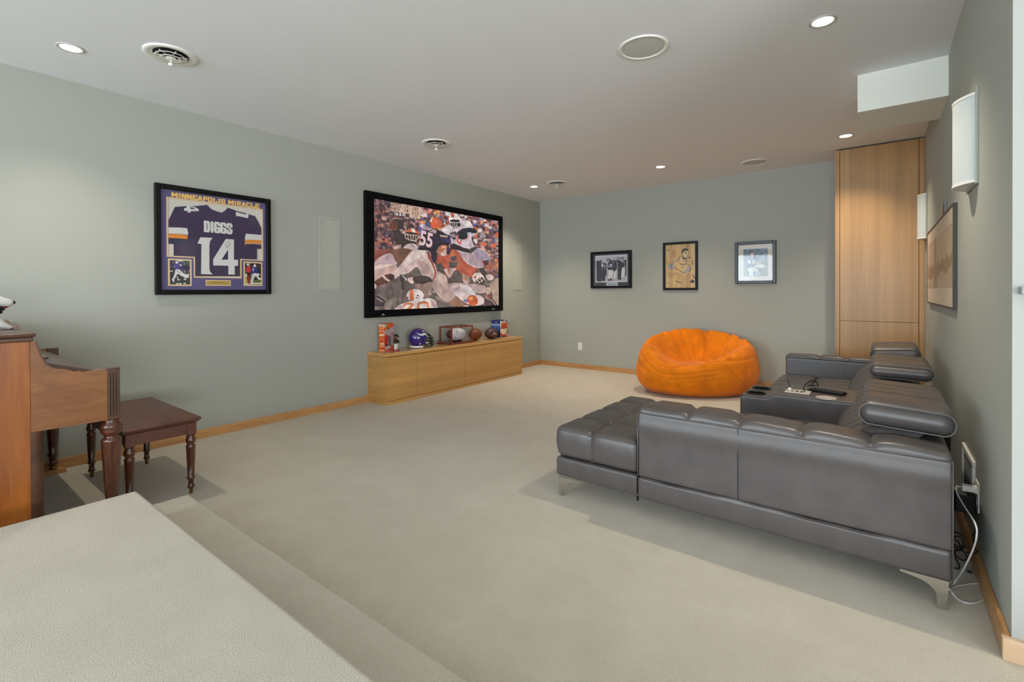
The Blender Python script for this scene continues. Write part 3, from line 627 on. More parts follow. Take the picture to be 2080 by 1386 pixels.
    # tackling player right
    P([(980, 690), (1060, 668), (1120, 690), (1170, 740), (1205, 800), (1190, 835), (1130, 830), (1050, 790), (1000, 740)], (192, 160, 168), smooth=True); P([(1110, 670), (1150, 640), (1210, 660), (1262, 710), (1268, 745), (1240, 765), (1180, 765), (1130, 720)], (168, 146, 172), smooth=True); L_([(1150, 642), (1210, 660), (1262, 712)], 6, (250, 216, 190)); L_([(990, 712), (1050, 790), (1130, 832)], 5, (250, 200, 170))
    P([(1195, 762), (1258, 756), (1250, 800), (1215, 812)], (66, 48, 50)); P([(1155, 838), (1205, 830), (1240, 890), (1255, 935), (1235, 948), (1190, 900)], (64, 54, 52)); P([(1180, 770), (1200, 765), (1210, 800)], (220, 60, 60))
    P([(800, 470), (850, 425), (890, 415), (960, 440), (990, 380), (1040, 374), (1085, 400), (1105, 450), (1110, 520), (1085, 540), (1105, 600), (1125, 655), (1060, 690), (980, 690), (900, 610), (880, 530), (830, 500)], (216, 192, 202), smooth=True)
    P([(800, 465), (850, 425), (900, 420), (900, 470), (850, 480)], (244, 232, 232), .9, True); P([(1000, 382), (1050, 376), (1090, 405), (1080, 430), (1020, 420)], (246, 236, 226), .9, True)
    P([(945, 505), (960, 480), (1010, 452), (1080, 445), (1130, 462), (1135, 495), (1090, 495), (1060, 490), (1045, 540), (1000, 558), (960, 545)], (34, 40, 52), smooth=True); P([(870, 505), (930, 480), (945, 500), (930, 560), (890, 540)], (96, 70, 82), smooth=True)
    for k in range(4): L_([(872+k*14, 505), (905+k*12, 535)], 5, (214, 190, 200))
    L_([(960, 515), (950, 570), (975, 595), (990, 570)], 13, (226, 70, 56)); L_([(1010, 560), (1060, 535)], 8, (200, 70, 80)); L_([(1050, 490), (1060, 560)], 8, (230, 210, 215)); L_([(1075, 490), (1085, 560)], 8, (226, 206, 212))
    P([(885, 615), (915, 598), (960, 615), (1020, 640), (1080, 655), (1070, 688), (1000, 672), (930, 655), (890, 650)], (58, 36, 44), smooth=True); P([(1065, 655), (1100, 635), (1140, 630), (1125, 655), (1090, 685), (1068, 688)], (70, 64, 66), smooth=True); L_([(880, 640), (870, 615), (890, 600)], 6, (230, 190, 180))
    E_(925, 365, 57, 58, (242, 226, 222)); E_(905, 345, 30, 26, (254, 246, 238), .8); P([(896, 310), (915, 310), (922, 342), (890, 345)], (228, 80, 60)); P([(880, 372), (905, 365), (970, 368), (976, 388), (940, 398), (885, 390)], (36, 30, 34)); P([(888, 400), (978, 398), (970, 436), (930, 446), (900, 434)], (40, 30, 34), smooth=True)
    for a, b_ in (((876, 392), (980, 396)), ((900, 438), (968, 436)), ((903, 398), (910, 438)), ((925, 398), (927, 440)), ((947, 398), (945, 438))): L_([a, b_], 6, (244, 222, 218))
    # heap at lower right
    P([(870, 990), (960, 975), (1060, 985), (1150, 990), (1220, 1010), (1240, 1060), (1160, 1080), (1040, 1040), (930, 1060)], (200, 164, 160), smooth=True)
    P([(880, 1020), (940, 995), (1020, 990), (1080, 1020), (1130, 1080), (1190, 1110), (1215, 1150), (1180, 1190), (1080, 1190), (1000, 1150), (930, 1090)], (228, 200, 196), smooth=True)
    for k in range(3): L_([(885, 1025+k*14), (940, 1030+k*10), (975, 1010+k*8)], 4, (180, 140, 150))
    P([(1000, 1010), (1060, 1010), (1120, 1075), (1090, 1100)], (248, 240, 238), .8, True)
    E_(1100, 1145, 56, 50, (234, 96, 46), rot=30); E_(1085, 1125, 20, 16, (250, 170, 110), .7); L_([(1125, 1100), (1152, 1130), (1150, 1180)], 7, (236, 206, 196)); P([(1015, 1140), (1045, 1130), (1050, 1165), (1020, 1160)], (120, 130, 190))
    E_(1155, 935, 64, 52, (238, 216, 208), rot=35); P([(1108, 925), (1125, 905), (1140, 925), (1120, 938)], (232, 96, 50)); P([(1120, 965), (1170, 925), (1205, 935), (1215, 975), (1180, 995), (1140, 985)], (60, 36, 36), smooth=True)
    for a, b_ in (((1120, 975), (1175, 930)), ((1145, 985), (1205, 945)), ((1150, 950), (1170, 985)), ((1175, 935), (1195, 975))): L_([a, b_], 6, (244, 206, 190))
    P([(1225, 905), (1270, 895), (1300, 915), (1295, 945), (1250, 950)], (232, 192, 180), smooth=True); P([(1265, 1000), (1290, 960), (1370, 930), (1370, 1200), (1310, 1170), (1290, 1080)], (196, 160, 140), smooth=True); P([(1225, 1035), (1260, 1020), (1275, 1060), (1240, 1090)], (226, 180, 150), smooth=True); P([(1320, 930), (1370, 870), (1370, 925)], (88, 66, 110))
    P([(1215, 1130), (1290, 1130), (1340, 1210), (1230, 1200)], (90, 60, 60), smooth=True); L_([(1230, 1125), (1290, 1150), (1330, 1205)], 5, (240, 196, 180)); L_([(1215, 1090), (1250, 1120)], 10, (230, 90, 60)); E_(1270, 1100, 26, 20, (120, 70, 66))
    # player at bottom, number 20
    E_(543, 1098, 84, 62, (226, 206, 204)); E_(575, 1075, 36, 24, (242, 226, 224), .7); P([(492, 1042), (525, 1038), (530, 1100), (528, 1160), (494, 1160), (488, 1100)], (234, 112, 56)); E_(470, 1120, 9, 8, (150, 60, 60)); E_(568, 1100, 8, 9, (60, 70, 80)); E_(556, 1122, 8, 7, (150, 60, 80))
    P([(352, 1262), (365, 1215), (400, 1185), (470, 1165), (540, 1140), (620, 1128), (690, 1126), (735, 1150), (752, 1200), (750, 1262)], (240, 218, 212), smooth=True); P([(352, 1262), (365, 1215), (400, 1190), (430, 1200), (440, 1262)], (216, 160, 156), .8); P([(690, 1140), (735, 1160), (748, 1200), (740, 1240), (700, 1180)], (206, 150, 150), .8)
    cv.blur(1)
    for pts in ([(436, 1195), (450, 1180), (500, 1178), (520, 1190), (500, 1215), (455, 1240), (440, 1252)], [(570, 1225), (575, 1178), (620, 1162), (660, 1170), (668, 1225), (655, 1245)]): L_(pts, 20, (236, 122, 56))
    L_([(572, 1200), (580, 1250)], 20, (236, 122, 56)); L_([(450, 1242), (510, 1246)], 16, (236, 122, 56))
    hh, ww = cv.im.shape[:2]
    lo = cv.im.copy()
    for dx, dy, k in ((-3, 4, .30), (5, 6, .16)): lo = lo+k*np.clip(cv.im-np.roll(np.roll(cv.im, -dy, 0), -dx, 1), -70, 70)
    nz = rng.rand(hh//14+2, ww//14+2); yy, xx = np.meshgrid(np.arange(hh)/14, np.arange(ww)/14, indexing='ij'); iy, ix = yy.astype(int), xx.astype(int); fy, fx = yy-iy, xx-ix
    sm = nz[iy, ix]*(1-fy)*(1-fx)+nz[iy+1, ix]*fy*(1-fx)+nz[iy, ix+1]*(1-fy)*fx+nz[iy+1, ix+1]*fy*fx
    cv.im = lo*(.80+.30*sm)[..., None]+rng.normal(0, 5, (hh, ww, 1)); cv.blur(1); g_ = cv.im.mean(2, keepdims=True); cv.im = (g_+(cv.im-g_)*.84)*.93+6
    # score panel
    P([(303, 202), (598, 248), (592, 364), (487, 345), (487, 312), (303, 280)], (212, 178, 156)); P([(307, 282), (487, 314), (487, 348), (318, 316)], (74, 66, 62))
    for a, b_ in (((303, 240), (598, 290)), ((423, 222), (423, 302)), ((487, 232), (487, 345)), ((487, 312), (594, 328))): L_([a, b_], 2.5, (140, 116, 104))
    img = cv.build('screen_image', vcol('screen_picture', .6, emit=EF), c)
    # lettering on the picture, from the traced corner points
    def lab(s, x, y, h, colr, bold=0, sx=1.3, ang=0):
        p = onp(0, XL+.0375, 730+x/4.78, 370+y/4.78)
        yd = Vector((0, math.sin(R(ang)), math.cos(R(ang)))); xd = Vector((0, math.cos(R(ang)), -math.sin(R(ang))))
        return text_bm(s, h, p, xd, yd, bold, .0008, sx)
    dk = [lab('WYO', 352, 228, .052, 0, .012, 1.3), lab('NEV', 350, 264, .052, 0, .012, 1.3), lab('17', 455, 244, .052, 0, .012, 1.3), lab('14', 455, 280, .052, 0, .012, 1.3), lab('1ST', 543, 262, .050, 0, .02), lab('2:15', 543, 301, .050, 0, .012, 1.3), lab(':11', 543, 338, .050, 0, .01)]
    for q in dk: obj('score_lettering', q, mat('screen_dark_ink', (60, 48, 44), .8), img)
    for t_, x_ in (('1st', 357), ('&', 397), ('10', 429)): obj('down_lettering', lab(t_, x_, 307+(x_-357)*.13, .058, 0, .015, .82), mat('screen_white_ink', (20, 20, 20), .8, emit=(244, 236, 230), estr=EF), img)
    obj('jersey_lettering', lab('BOWDER', 678, 462, .062, 0, .02, .95, 10), mat('screen_pink_ink', (20, 20, 20), .8, emit=(226, 192, 192), estr=EF), img); obj('number_lettering', lab('55', 650, 562, .25, 0, .03, .9, 8), bpy.data.materials['screen_pink_ink'], img)
    lg = text_bm('screen', .018, (xf+.0008, 5.37, .965), (0, 1, 0), (0, 0, 1)); bpy.data.meshes; lg.free()
    obj('maker_badge', bx(xf, xf+.001, 5.33, 5.40, .962, .972, .0004, 1), mat('badge_silver', (170, 175, 178), .4), c)
    k = bm_(); prism(k, [(xf, 3.39, .955), (xf, 3.44, .955), (xf, 3.415, .978)], (.001, 0, 0)); obj('corner_mark', k, mat('badge_silver_small', (150, 152, 154), .4), c)
    tag(c, 'large black-framed screen showing a football game above the low maple cabinet', 'screen')
screen()

# ================================================================== FRAMED JERSEY
def J(x, y, xx): return onp(0, xx, 290+x/5.132, 350+y/5.132)
def flat(name, pts, xx, m, parent, th=.0015, smooth=False, label=None):
    P = [J(x, y, xx) for x, y in pts]
    if smooth: P = spline(P+[P[0]], 6)[:-1]
    return obj(name, prism(bm_(), P, (th, 0, 0)), m, parent, label=label)
def strips(pts, w, xx, th=.001):
    """mitred band along a closed line, in wall coordinates"""
    P = [J(x, y, xx) for x, y in pts]; n = len(P); b = bm_()
    for i in range(n):
        a, c = P[i], P[(i+1) % n]; d = (c-a).normalized(); s = Vector((0, -d.z, d.y))*w/2; e = d*w/2
        prism(b, [a+s-e, c+s+e, c-s+e, a-s-e], (th, 0, 0))
    return b
def jersey():
    y0, y1, z0, z1 = 1.272, 2.168, 1.204, 2.082; c = empty('framed_jersey', (XL, 1.72, z0)); xf = XL+.04; f = .040
    for q in ((y0, y0+f, z0, z1), (y1-f, y1, z0, z1), (y0+f, y1-f, z0, z0+f), (y0+f, y1-f, z1-f, z1)):
        obj('frame_bar', bx(XL+.002, xf, q[0], q[1], q[2], q[3], .006, 2), M_BLACK, c)
    obj('backing', bx(XL+.002, XL+.008, y0+f, y1-f, z0+f, z1-f), mat('jersey_white_backing', (212, 206, 196), .8), c)
    mm = mat('purple_mat_board', (92, 84, 128), .8, bump=.1, bscale=300); X1, X2, X3 = XL+.009, XL+.014, XL+.0165
    jm = mat('purple_jersey_cloth', (62, 44, 80), .7, bump=.5, bscale=500, sheen=.2, var=.15, vscale=5)
    jw = mat('jersey_white_print', (216, 214, 210), .6); jo = mat('jersey_gold_stripe', (228, 138, 46), .6); jd = mat('jersey_navy', (48, 46, 78), .7)
    flat('jersey', [(268, 500), (335, 362), (440, 355), (560, 352), (668, 340), (712, 385), (770, 408), (822, 422), (850, 405), (888, 370), (980, 405), (1080, 432), (1168, 458), (1205, 520), (1234, 585), (1234, 655), (1075, 640), (1060, 750), (1095, 800), (1190, 800), (1190, 910), (1020, 905), (1020, 1085), (540, 1085), (540, 885), (322, 875), (322, 750), (268, 745)], X1, jm, c, .003)
    # sleeves
    flat('sleeve_band', [(268, 575), (400, 578), (462, 585), (474, 640), (470, 652), (400, 645), (268, 640)], X1+.003, jw, c, .001)
    flat('sleeve_stripe', [(268, 645), (400, 648), (468, 658), (464, 698), (380, 690), (268, 684)], X1+.003, jo, c, .001)
    flat('sleeve_cuff', [(268, 688), (380, 694), (462, 702), (456, 745), (380, 752), (268, 745)], X1+.003, jd, c, .001)
    flat('sleeve_band', [(1075, 640), (1234, 655), (1234, 708), (1140, 702), (1064, 700), (1066, 680)], X1+.003, jw, c, .001)
    flat('sleeve_stripe', [(1064, 706), (1140, 706), (1234, 712), (1234, 748), (1140, 742), (1064, 744)], X1+.003, jo, c, .001)
    flat('sleeve_cuff', [(1066, 750), (1140, 748), (1234, 754), (1234, 800), (1095, 800)], X1+.003, jm, c, .001)
    # numbers
    flat('number_one', [(600, 680), (728, 684), (700, 720), (694, 770), (694, 1000), (700, 1035), (728, 1066), (608, 1062), (612, 750), (570, 742)], X1+.003, jw, c, .001)
    flat('number_four', [(865, 696), (950, 702), (950, 912), (992, 914), (992, 976), (958, 976), (958, 1068), (892, 1066), (892, 976), (734, 972), (734, 905), (745, 890)], X1+.003, jw, c, .001)
    flat('four_counter', [(890, 808), (888, 912), (820, 912)], X1+.004, jm, c, .0005)
    flat('shoulder_number', [(430, 375), (455, 372), (460, 350), (490, 350), (490, 356), (530, 358), (582, 385), (584, 405), (500, 406), (496, 422), (468, 420), (470, 405), (432, 402)], X1+.003, jw, c, .001)
    flat('shoulder_counter', [(492, 366), (530, 370), (545, 384), (500, 384)], X1+.004, jm, c, .0005)
    flat('shoulder_number', [(972, 412), (985, 418), (1070, 442), (1085, 430), (1104, 446), (1096, 480), (990, 456), (984, 466), (968, 440)], X1+.003, jw, c, .001)
    # name
    def tx(name, s, xa, ya, xb, yb, h, m, bold=0, xx=X1+.003, sp=1, dep=.001):
        A, B = J(xa, ya, xx), J(xb, yb, xx); b = text_bm(s, h, (A+B)/2+Vector((dep/2, 0, 0)), (0, 1, 0), (0, 0, 1), bold, dep, 1, sp)
        ys = [v.co.y for v in b.verts]; k = (B.y-A.y)/(max(ys)-min(ys)); mid = (max(ys)+min(ys))/2
        for v in b.verts: v.co.y = (v.co.y-mid)*k+(A.y+B.y)/2
        return obj(name, b, m, c)
    obj('name_lettering', block_text('DIGGZ', J(638, 570, X1).y, J(928, 570, X1).y, J(780, 635, X1).z, J(780, 520, X1).z, X1+.003, .0105, gap=.16, serif=False), jw, c)
    # mat board: bars plus the lower corner blocks, cream bevel
    zc = lambda y: J(600, y, X2).z
    iy0, iy1 = J(255, 600, X2).y, J(1248, 600, X2).y; it = J(255, 262, X2).z; ib = J(540, 1093, X2).z
    ly, lz = J(537, 885, X2).y, J(400, 882, X2).z; ry, rz = J(1022, 900, X2).y, J(1130, 915, X2).z
    oy0, oy1, oz0, oz1 = y0+f, y1-f, z0+f, z1-f
    for q in ((oy0, oy1, it, oz1), (oy0, iy0, oz0, it), (iy1, oy1, oz0, it), (iy0, iy1, oz0, ib), (iy0, ly, ib, lz), (ry, iy1, ib, rz)):
        obj('mat_panel', bx(X1+.0005, X2, *q), mm, c)
    cr = mat('cream_mat_bevel', (226, 196, 150), .7); g = bm_(); w = .010
    pts = [(iy0, it), (iy1, it), (iy1, rz), (ry, rz), (ry, ib), (ly, ib), (ly, lz), (iy0, lz)]
    for i in range(8):
        (ya, za), (yb, zb) = pts[i], pts[(i+1) % 8]; box(g, X1, X2+.0008+i*.00008, min(ya, yb)-w/2, max(ya, yb)+w/2, min(za, zb)-w/2, max(za, zb)+w/2)
    obj('mat_bevel', g, cr, c)
    gl = mat('gold_lettering', (240, 196, 104), .6); tz0, tz1 = J(300, 257, X2).z, J(300, 207, X2).z
    obj('title_lettering', block_text('MINNEAPOLIS', J(298, 230, X2).y, J(860, 300, X2).y, tz0, tz1, X2, .0062, gap=.10), gl, c)
    obj('title_lettering', block_text('MIRACLE', J(890, 305, X2).y, J(1214, 345, X2).y, tz0, tz1, X2, .0062, gap=.10), gl, c)
    gold = mat('brass_plaque', (190, 160, 84), .45, metal=.3)
    ya, yb, za, zb = J(655, 1120, X2).y, J(916, 1120, X2).y, J(780, 1185, X2).z, J(780, 1125, X2).z
    obj('plaque_border', bx(X2, X2+.001, ya, yb, za, zb), cr, c); pq = obj('plaque', bx(X2+.001, X2+.002, ya+.008, yb-.008, za+.007, zb-.007), gold, c)
    zm = (za+zb)/2; obj('plaque_line', bx(X2+.002, X2+.0023, ya+.04, yb-.05, zm+.002, zm+.006), mat('plaque_ink', (120, 100, 54), .7), pq)
    # two photographs
    pm = vcol('jersey_photo_print', .5)
    def photo(q, fn, nm):
        Y0, Y1, Z1_, Z0_ = J(q[0], q[2], X2).y, J(q[1], q[2], X2).y, J((q[0]+q[1])/2, q[2], X2).z, J((q[0]+q[1])/2, q[3], X2).z
        obj('photo_border', bx(X2, X2+.001, Y0, Y1, Z0_, Z1_), cr, c); m_ = .012
        cv = Canvas(0, X2+.0016, None, 56, 72, (52, 54, 56)).rect(Y0+m_, Y1-m_, Z0_+m_, Z1_-m_); cv.direct = True; fn(cv, random.Random(3)); cv.build('photo_print', pm, c, label=nm)
    def pa(v, r):
        v.poly([(0, 0), (1, 0), (1, .35), (0, .35)], (52, 50, 84)); 
        for i in range(60): v.ell(r.random(), r.random()*.5, .05, .04, [(60, 52, 90), (30, 30, 40), (150, 140, 150), (120, 80, 80)][r.randrange(4)], .7)
        v.poly([(0, .5), (1, .45), (1, 1), (0, 1)], (56, 60, 58)); v.poly([(.8, 0), (1, 0), (1, .2), (.82, .2)], (70, 100, 70)); v.line([(.4, .02), (.6, .02)], .05, (230, 230, 230)); v.poly([(0, .5), (.14, .46), (.16, .7), (0, .75)], (44, 46, 48)); v.line([(0, .46), (.14, .45)], .04, (210, 210, 212))
        v.poly([(.26, .2), (.42, .14), (.5, .32), (.45, .42), (.3, .42)], (84, 72, 150), smooth=True); v.ell(.35, .09, .07, .05, (226, 226, 230)); v.ell(.54, .2, .06, .05, (200, 196, 200)); v.poly([(.45, .25), (.6, .25), (.6, .4), (.46, .4)], (72, 60, 110), smooth=True)
        v.poly([(.28, .4), (.46, .38), (.62, .5), (.86, .6), (.95, .68), (.8, .72), (.52, .62), (.4, .56), (.32, .62), (.24, .76), (.14, .78), (.24, .56)], (222, 222, 218), smooth=True); v.line([(.34, .42), (.5, .55)], .02, (60, 50, 80)); v.poly([(.1, .76), (.22, .8), (.2, .92), (.14, .86)], (230, 230, 230)); v.line([(.36, .66), (.38, .74)], .04, (220, 220, 220))
        for x, y in ((.42, .8), (.36, .97), (.72, .95), (.5, .96), (.78, .7), (.74, .78), (.9, .58)): v.ell(x, y, .07, .03, (220, 220, 214))
        for i in range(5): v.ell(.66+i*.08, .42+.03*(i % 2), .045, .07, [(90, 70, 130), (150, 130, 120), (40, 40, 50)][i % 3])
    def pb(v, r):
        v.im[:] = (36, 24, 28)
        for i in range(60): v.ell(r.random(), r.random()*.6, .05, .04, [(60, 36, 40), (30, 22, 26), (130, 90, 60), (150, 140, 110)][r.randrange(4)], .7)
        v.poly([(0, .78), (1, .78), (1, 1), (0, 1)], (96, 104, 52)); v.poly([(0, .93), (1, .9), (1, .96), (0, .98)], (226, 224, 210)); v.poly([(0, .7), (.12, .66), (.14, .9), (0, .9)], (190, 176, 60)); v.ell(.06, .58, .08, .09, (210, 206, 196))
        v.poly([(.08, .25), (.2, .14), (.34, .22), (.34, .42), (.24, .5), (.1, .42)], (196, 44, 50), smooth=True); v.ell(.18, .08, .07, .06, (210, 230, 225)); v.poly([(.18, .6), (.3, .58), (.32, .95), (.18, .95)], (150, 36, 44)); v.poly([(.14, .44), (.32, .44), (.28, .6), (.18, .6)], (30, 18, 22))
        v.poly([(.44, .25), (.56, .14), (.72, .18), (.8, .35), (.74, .5), (.42, .5)], (40, 48, 120), smooth=True); v.ell(.6, .12, .08, .07, (216, 214, 220)); v.ell(.5, .3, .05, .08, (200, 204, 224), .8)
        v.poly([(.46, .5), (.74, .48), (.84, .64), (1, .7), (1, .76), (.82, .76), (.66, .6), (.5, .78), (.46, .95), (.36, .95), (.36, .74)], (224, 222, 220), smooth=True); v.ell(.82, .52, .07, .05, (230, 226, 226)); v.line([(.54, .54), (.4, .76)], .02, (60, 60, 110))
    photo((262, 508, 905, 1186), pa, 'photo of a player stretched out in a catch'); photo((1050, 1246, 935, 1186), pb, 'photo of a player in blue running')
    # signature
    sg = bm_()
    for pts in ([(862, 760), (880, 742), (915, 735), (900, 760), (872, 775), (878, 755)], [(868, 790), (885, 765), (892, 780), (915, 745)], [(880, 725), (928, 712)], [(872, 797), (880, 772)]): tube(sg, [J(x, y, X1+.0045) for x, y in spline([(a, b_, 0) for a, b_ in pts], 4) and [(q.x, q.y) for q in spline([(a, b_, 0) for a, b_ in pts], 4)]], .0008, 4)
    obj('signature', sg, mat('signature_ink', (60, 80, 76), .6), c)
    obj('glass_pane', bx(XL+.026, XL+.0275, y0+f-.002, y1-f+.002, z0+f-.002, z1-f+.002), M_GLASS, c)
    tag(c, 'black-framed purple football jersey number 14 lettered DIGGS', 'framed jersey')
jersey()

# ================================================================== THREE PICTURES ON THE BACK WALL
def backpic(x0, x1, z0, z1, f, fm, name, label, cat, dep=.03):
    c = empty(name, ((x0+x1)/2, YB, z0)); yf = YB-dep
    for q in ((x0, x0+f, z0, z1), (x1-f, x1, z0, z1), (x0+f, x1-f, z0, z0+f), (x0+f, x1-f, z1-f, z1)): obj('frame_bar', bx(q[0], q[1], yf, YB-.001, q[2], q[3], .005, 2), fm, c)
    obj('glass_pane', bx(x0+f-.002, x1-f+.002, YB-.0165, YB-.015, z0+f-.002, z1-f+.002), M_GLASS, c); tag(c, label, cat, None); return c
def K(px, py): return onp(1, YB-.008, px, py)
def cv1(x0, x1, z0, z1, w, h, bg): v = Canvas(1, YB-.008, None, w, h, bg).rect(x0, x1, z0, z1); v.ua = 0; v.direct = True; return v
PM = vcol('picture_print', .45)
c = backpic(-3.555, -2.885, 1.263, 1.822, .036, M_BLACK, 'framed_photograph', 'black-framed black-and-white sideline photograph, leftmost on the back wall', 'picture')
obj('mat_board', bx(-3.52, -2.92, YB-.006, YB-.001, 1.298, 1.787), mat('charcoal_mat', (66, 74, 78), .8), c)
ax0, ax1, az0, az1 = K(1209.5, 560).x, K(1274, 560).x, K(1240, 573.5).z, K(1240, 518.5).z
obj('photo_border', bx(ax0, ax1, YB-.0075, YB-.006, az0, az1), mat('photo_white_border', (222, 222, 226), .6), c)
v = cv1(ax0+.012, ax1-.012, az0+.012, az1-.012, 110, 92, (196, 198, 206)); r = random.Random(5)
v.poly([(0, .18), (.34, .2), (.34, .95), (0, .95)], (150, 154, 168)); v.poly([(0, .6), (1, .6), (1, 1), (0, 1)], (176, 178, 190))
for i in range(120): v.ell(.35+r.random()*.65, .1+r.random()*.3, .03, .03, [(60, 62, 74), (200, 202, 212), (110, 112, 126), (235, 236, 240)][r.randrange(4)], .8)
v.poly([(.02, .18), (.14, .2), (.18, .3), (.19, .98), (.03, .98), (.02, .5)], (60, 62, 76), smooth=True); v.poly([(.22, .32), (.36, .32), (.36, .75), (.32, .78), (.3, .98), (.2, .98), (.2, .6)], (58, 60, 70)); v.ell(.29, .28, .05, .05, (60, 58, 66)); v.ell(.3, .24, .05, .025, (230, 230, 236)); v.poly([(.28, .34), (.31, .34), (.3, .6)], (220, 220, 226)); v.ell(.22, .36, .035, .06, (214, 216, 226)); v.ell(.17, .17, .03, .035, (66, 64, 76))
v.poly([(.4, .3), (.47, .24), (.56, .28), (.58, .56), (.42, .56), (.38, .42)], (48, 52, 66), smooth=True); v.ell(.49, .2, .045, .06, (70, 74, 88)); v.poly([(.43, .55), (.56, .55), (.56, .7), (.53, .9), (.48, .9), (.48, .7), (.44, .88), (.4, .88)], (226, 226, 222)); v.poly([(.4, .9), (.45, .9), (.45, .98), (.4, .98)], (40, 40, 48)); v.poly([(.48, .88), (.53, .88), (.53, .96), (.47, .96)], (40, 40, 48))
v.line([(.45, .33), (.5, .33), (.46, .44)], .022, (240, 240, 244)); v.line([(.53, .33), (.53, .44)], .02, (240, 240, 244)); v.ell(.4, .4, .04, .05, (150, 160, 190))
v.poly([(.58, .28), (.66, .22), (.7, .4), (.66, .62), (.58, .6)], (56, 58, 70), smooth=True); v.poly([(.6, .62), (.68, .56), (.67, .8), (.62, .9), (.58, .88)], (216, 216, 220)); v.ell(.62, .2, .04, .05, (90, 92, 106))
v.poly([(.72, .24), (.8, .2), (.86, .3), (.85, .6), (.82, .9), (.72, .9), (.72, .6)], (56, 60, 66), smooth=True); v.poly([(.86, .45), (.93, .42), (.95, .6), (.9, .85), (.84, .86), (.83, .72)], (222, 222, 224)); v.poly([(.86, .28), (.95, .3), (.94, .46), (.86, .48)], (60, 66, 70)); v.poly([(.95, .2), (1, .2), (1, .8), (.96, .8)], (44, 44, 54)); v.poly([(.74, .88), (.82, .88), (.83, .94), (.74, .94)], (34, 34, 40))
for k in range(7): v.line([(.38+k*.08, .12+.02*(k % 2)), (.44+k*.08, .07)], .012, (90, 92, 110))
v.build('photo_print', PM, c)
pq = obj('caption_plaque', bx(K(1230, 0).x, K(1253.5, 0).x, YB-.0075, YB-.006, K(1242, 581).z, K(1242, 574).z), mat('silver_plaque', (186, 196, 204), .5), c)
g = bm_(); [box(g, K(1232, 0).x, K(1251.5, 0).x, YB-.0078, YB-.0075, K(1242, 580.3-k*1.7).z, K(1242, 580.3-k*1.7).z+.005) for k in range(3)]; obj('caption_lines', g, mat('caption_ink', (120, 130, 142), .7), pq)

c = backpic(-2.418, -1.945, 1.229, 1.893, .032, M_BLACK, 'framed_poster', 'black-framed wood-toned basketball player print, middle of the back wall', 'picture')
v = cv1(-2.386, -1.977, 1.261, 1.861, 96, 140, (200, 166, 108)); r = random.Random(9)
for i, x in enumerate((0, .14, .25, .5, .7, .84)): v.poly([(x, 0), (x+.26, 0), (x+.26, 1), (x, 1)], [(204, 172, 118), (188, 152, 94), (208, 170, 112), (196, 158, 100), (178, 138, 84), (206, 172, 116)][i])
for i in range(160): x = r.random(); y = r.random(); v.line([(x, y), (x+r.uniform(-.01, .01), y+r.uniform(.08, .3))], .008, [(178, 136, 82), (216, 186, 130), (160, 116, 66)][r.randrange(3)], .5)
v.ell(.1, .12, .04, .03, (150, 112, 70), .7); v.ell(.3, .22, .05, .1, (164, 122, 74), .6); v.line([(.26, .1), (.24, .5)], .012, (150, 106, 60), .7); v.line([(.72, .0), (.74, .2)], .015, (120, 84, 48), .7); v.line([(.02, .32), (.1, .5), (.08, .7)], .025, (176, 122, 62), .7)
K0 = (26, 20, 20); G = (150, 152, 156); P, E_ = v.poly, v.ell; L_ = lambda pts, w, c, a=1: v.line(pts, w*.62, c, a)
P([(.54, .2), (.56, .14), (.66, .1), (.75, .12), (.76, .17), (.7, .15), (.62, .19), (.58, .24)], K0, smooth=True); P([(.58, .2), (.68, .16), (.75, .18), (.76, .24), (.72, .31), (.66, .34), (.6, .3)], (206, 180, 130), smooth=True); P([(.56, .24), (.6, .28), (.64, .31), (.7, .32), (.68, .35), (.6, .33)], K0, smooth=True); E_(.68, .21, .03, .014, K0); L_([(.7, .28), (.75, .28)], .014, K0); L_([(.73, .21), (.76, .25)], .01, K0)
P([(.56, .3), (.62, .36), (.7, .34), (.66, .4), (.58, .37)], G, .8); L_([(.49, .28), (.44, .4)], .03, K0); L_([(.54, .31), (.6, .4), (.72, .33)], .012, (90, 70, 50)); P([(.5, .3), (.56, .3), (.6, .4), (.72, .34), (.75, .4), (.74, .7), (.42, .7), (.46, .42)], (214, 184, 128), .55)
P([(.72, .36), (.82, .31), (.9, .36), (.9, .5), (.8, .49), (.7, .46)], (196, 158, 100), .8, True); L_([(.74, .34), (.8, .305), (.87, .33)], .022, K0); L_([(.9, .38), (.9, .48)], .03, K0); L_([(.71, .37), (.69, .46)], .035, K0); L_([(.74, .48), (.84, .47)], .014, K0)
P([(.68, .58), (.78, .53), (.84, .55), (.78, .62), (.7, .66), (.62, .64)], G, .9, True); L_([(.32, .54), (.44, .58), (.56, .64), (.68, .66)], .02, K0); L_([(.86, .53), (.84, .6), (.8, .62)], .02, K0); L_([(.84, .5), (.8, .64)], .008, K0)
P([(.36, .34), (.44, .3), (.46, .34), (.3, .42), (.24, .41)], G, .7); L_([(.3, .4), (.42, .33)], .012, K0); P([(.08, .48), (.18, .44), (.28, .46), (.3, .54), (.2, .56), (.1, .54)], G, .9, True)
for a in ((.08, .46), (.16, .42), (.23, .42), (.28, .44)): L_([(a[0], a[1]-.04), (.2, .52)], .012, K0)
L_([(.14, .55), (.26, .56)], .014, K0); L_([(.48, .44), (.52, .46), (.58, .46), (.66, .47)], .03, (60, 50, 60)); L_([(.54, .51), (.6, .54), (.64, .52)], .02, (100, 80, 50))
for k in range(6): L_([(.04+k*.08, .74), (.1+k*.06, .65), (.16+k*.08, .68), (.08+k*.09, .76)], .007, (90, 60, 40))
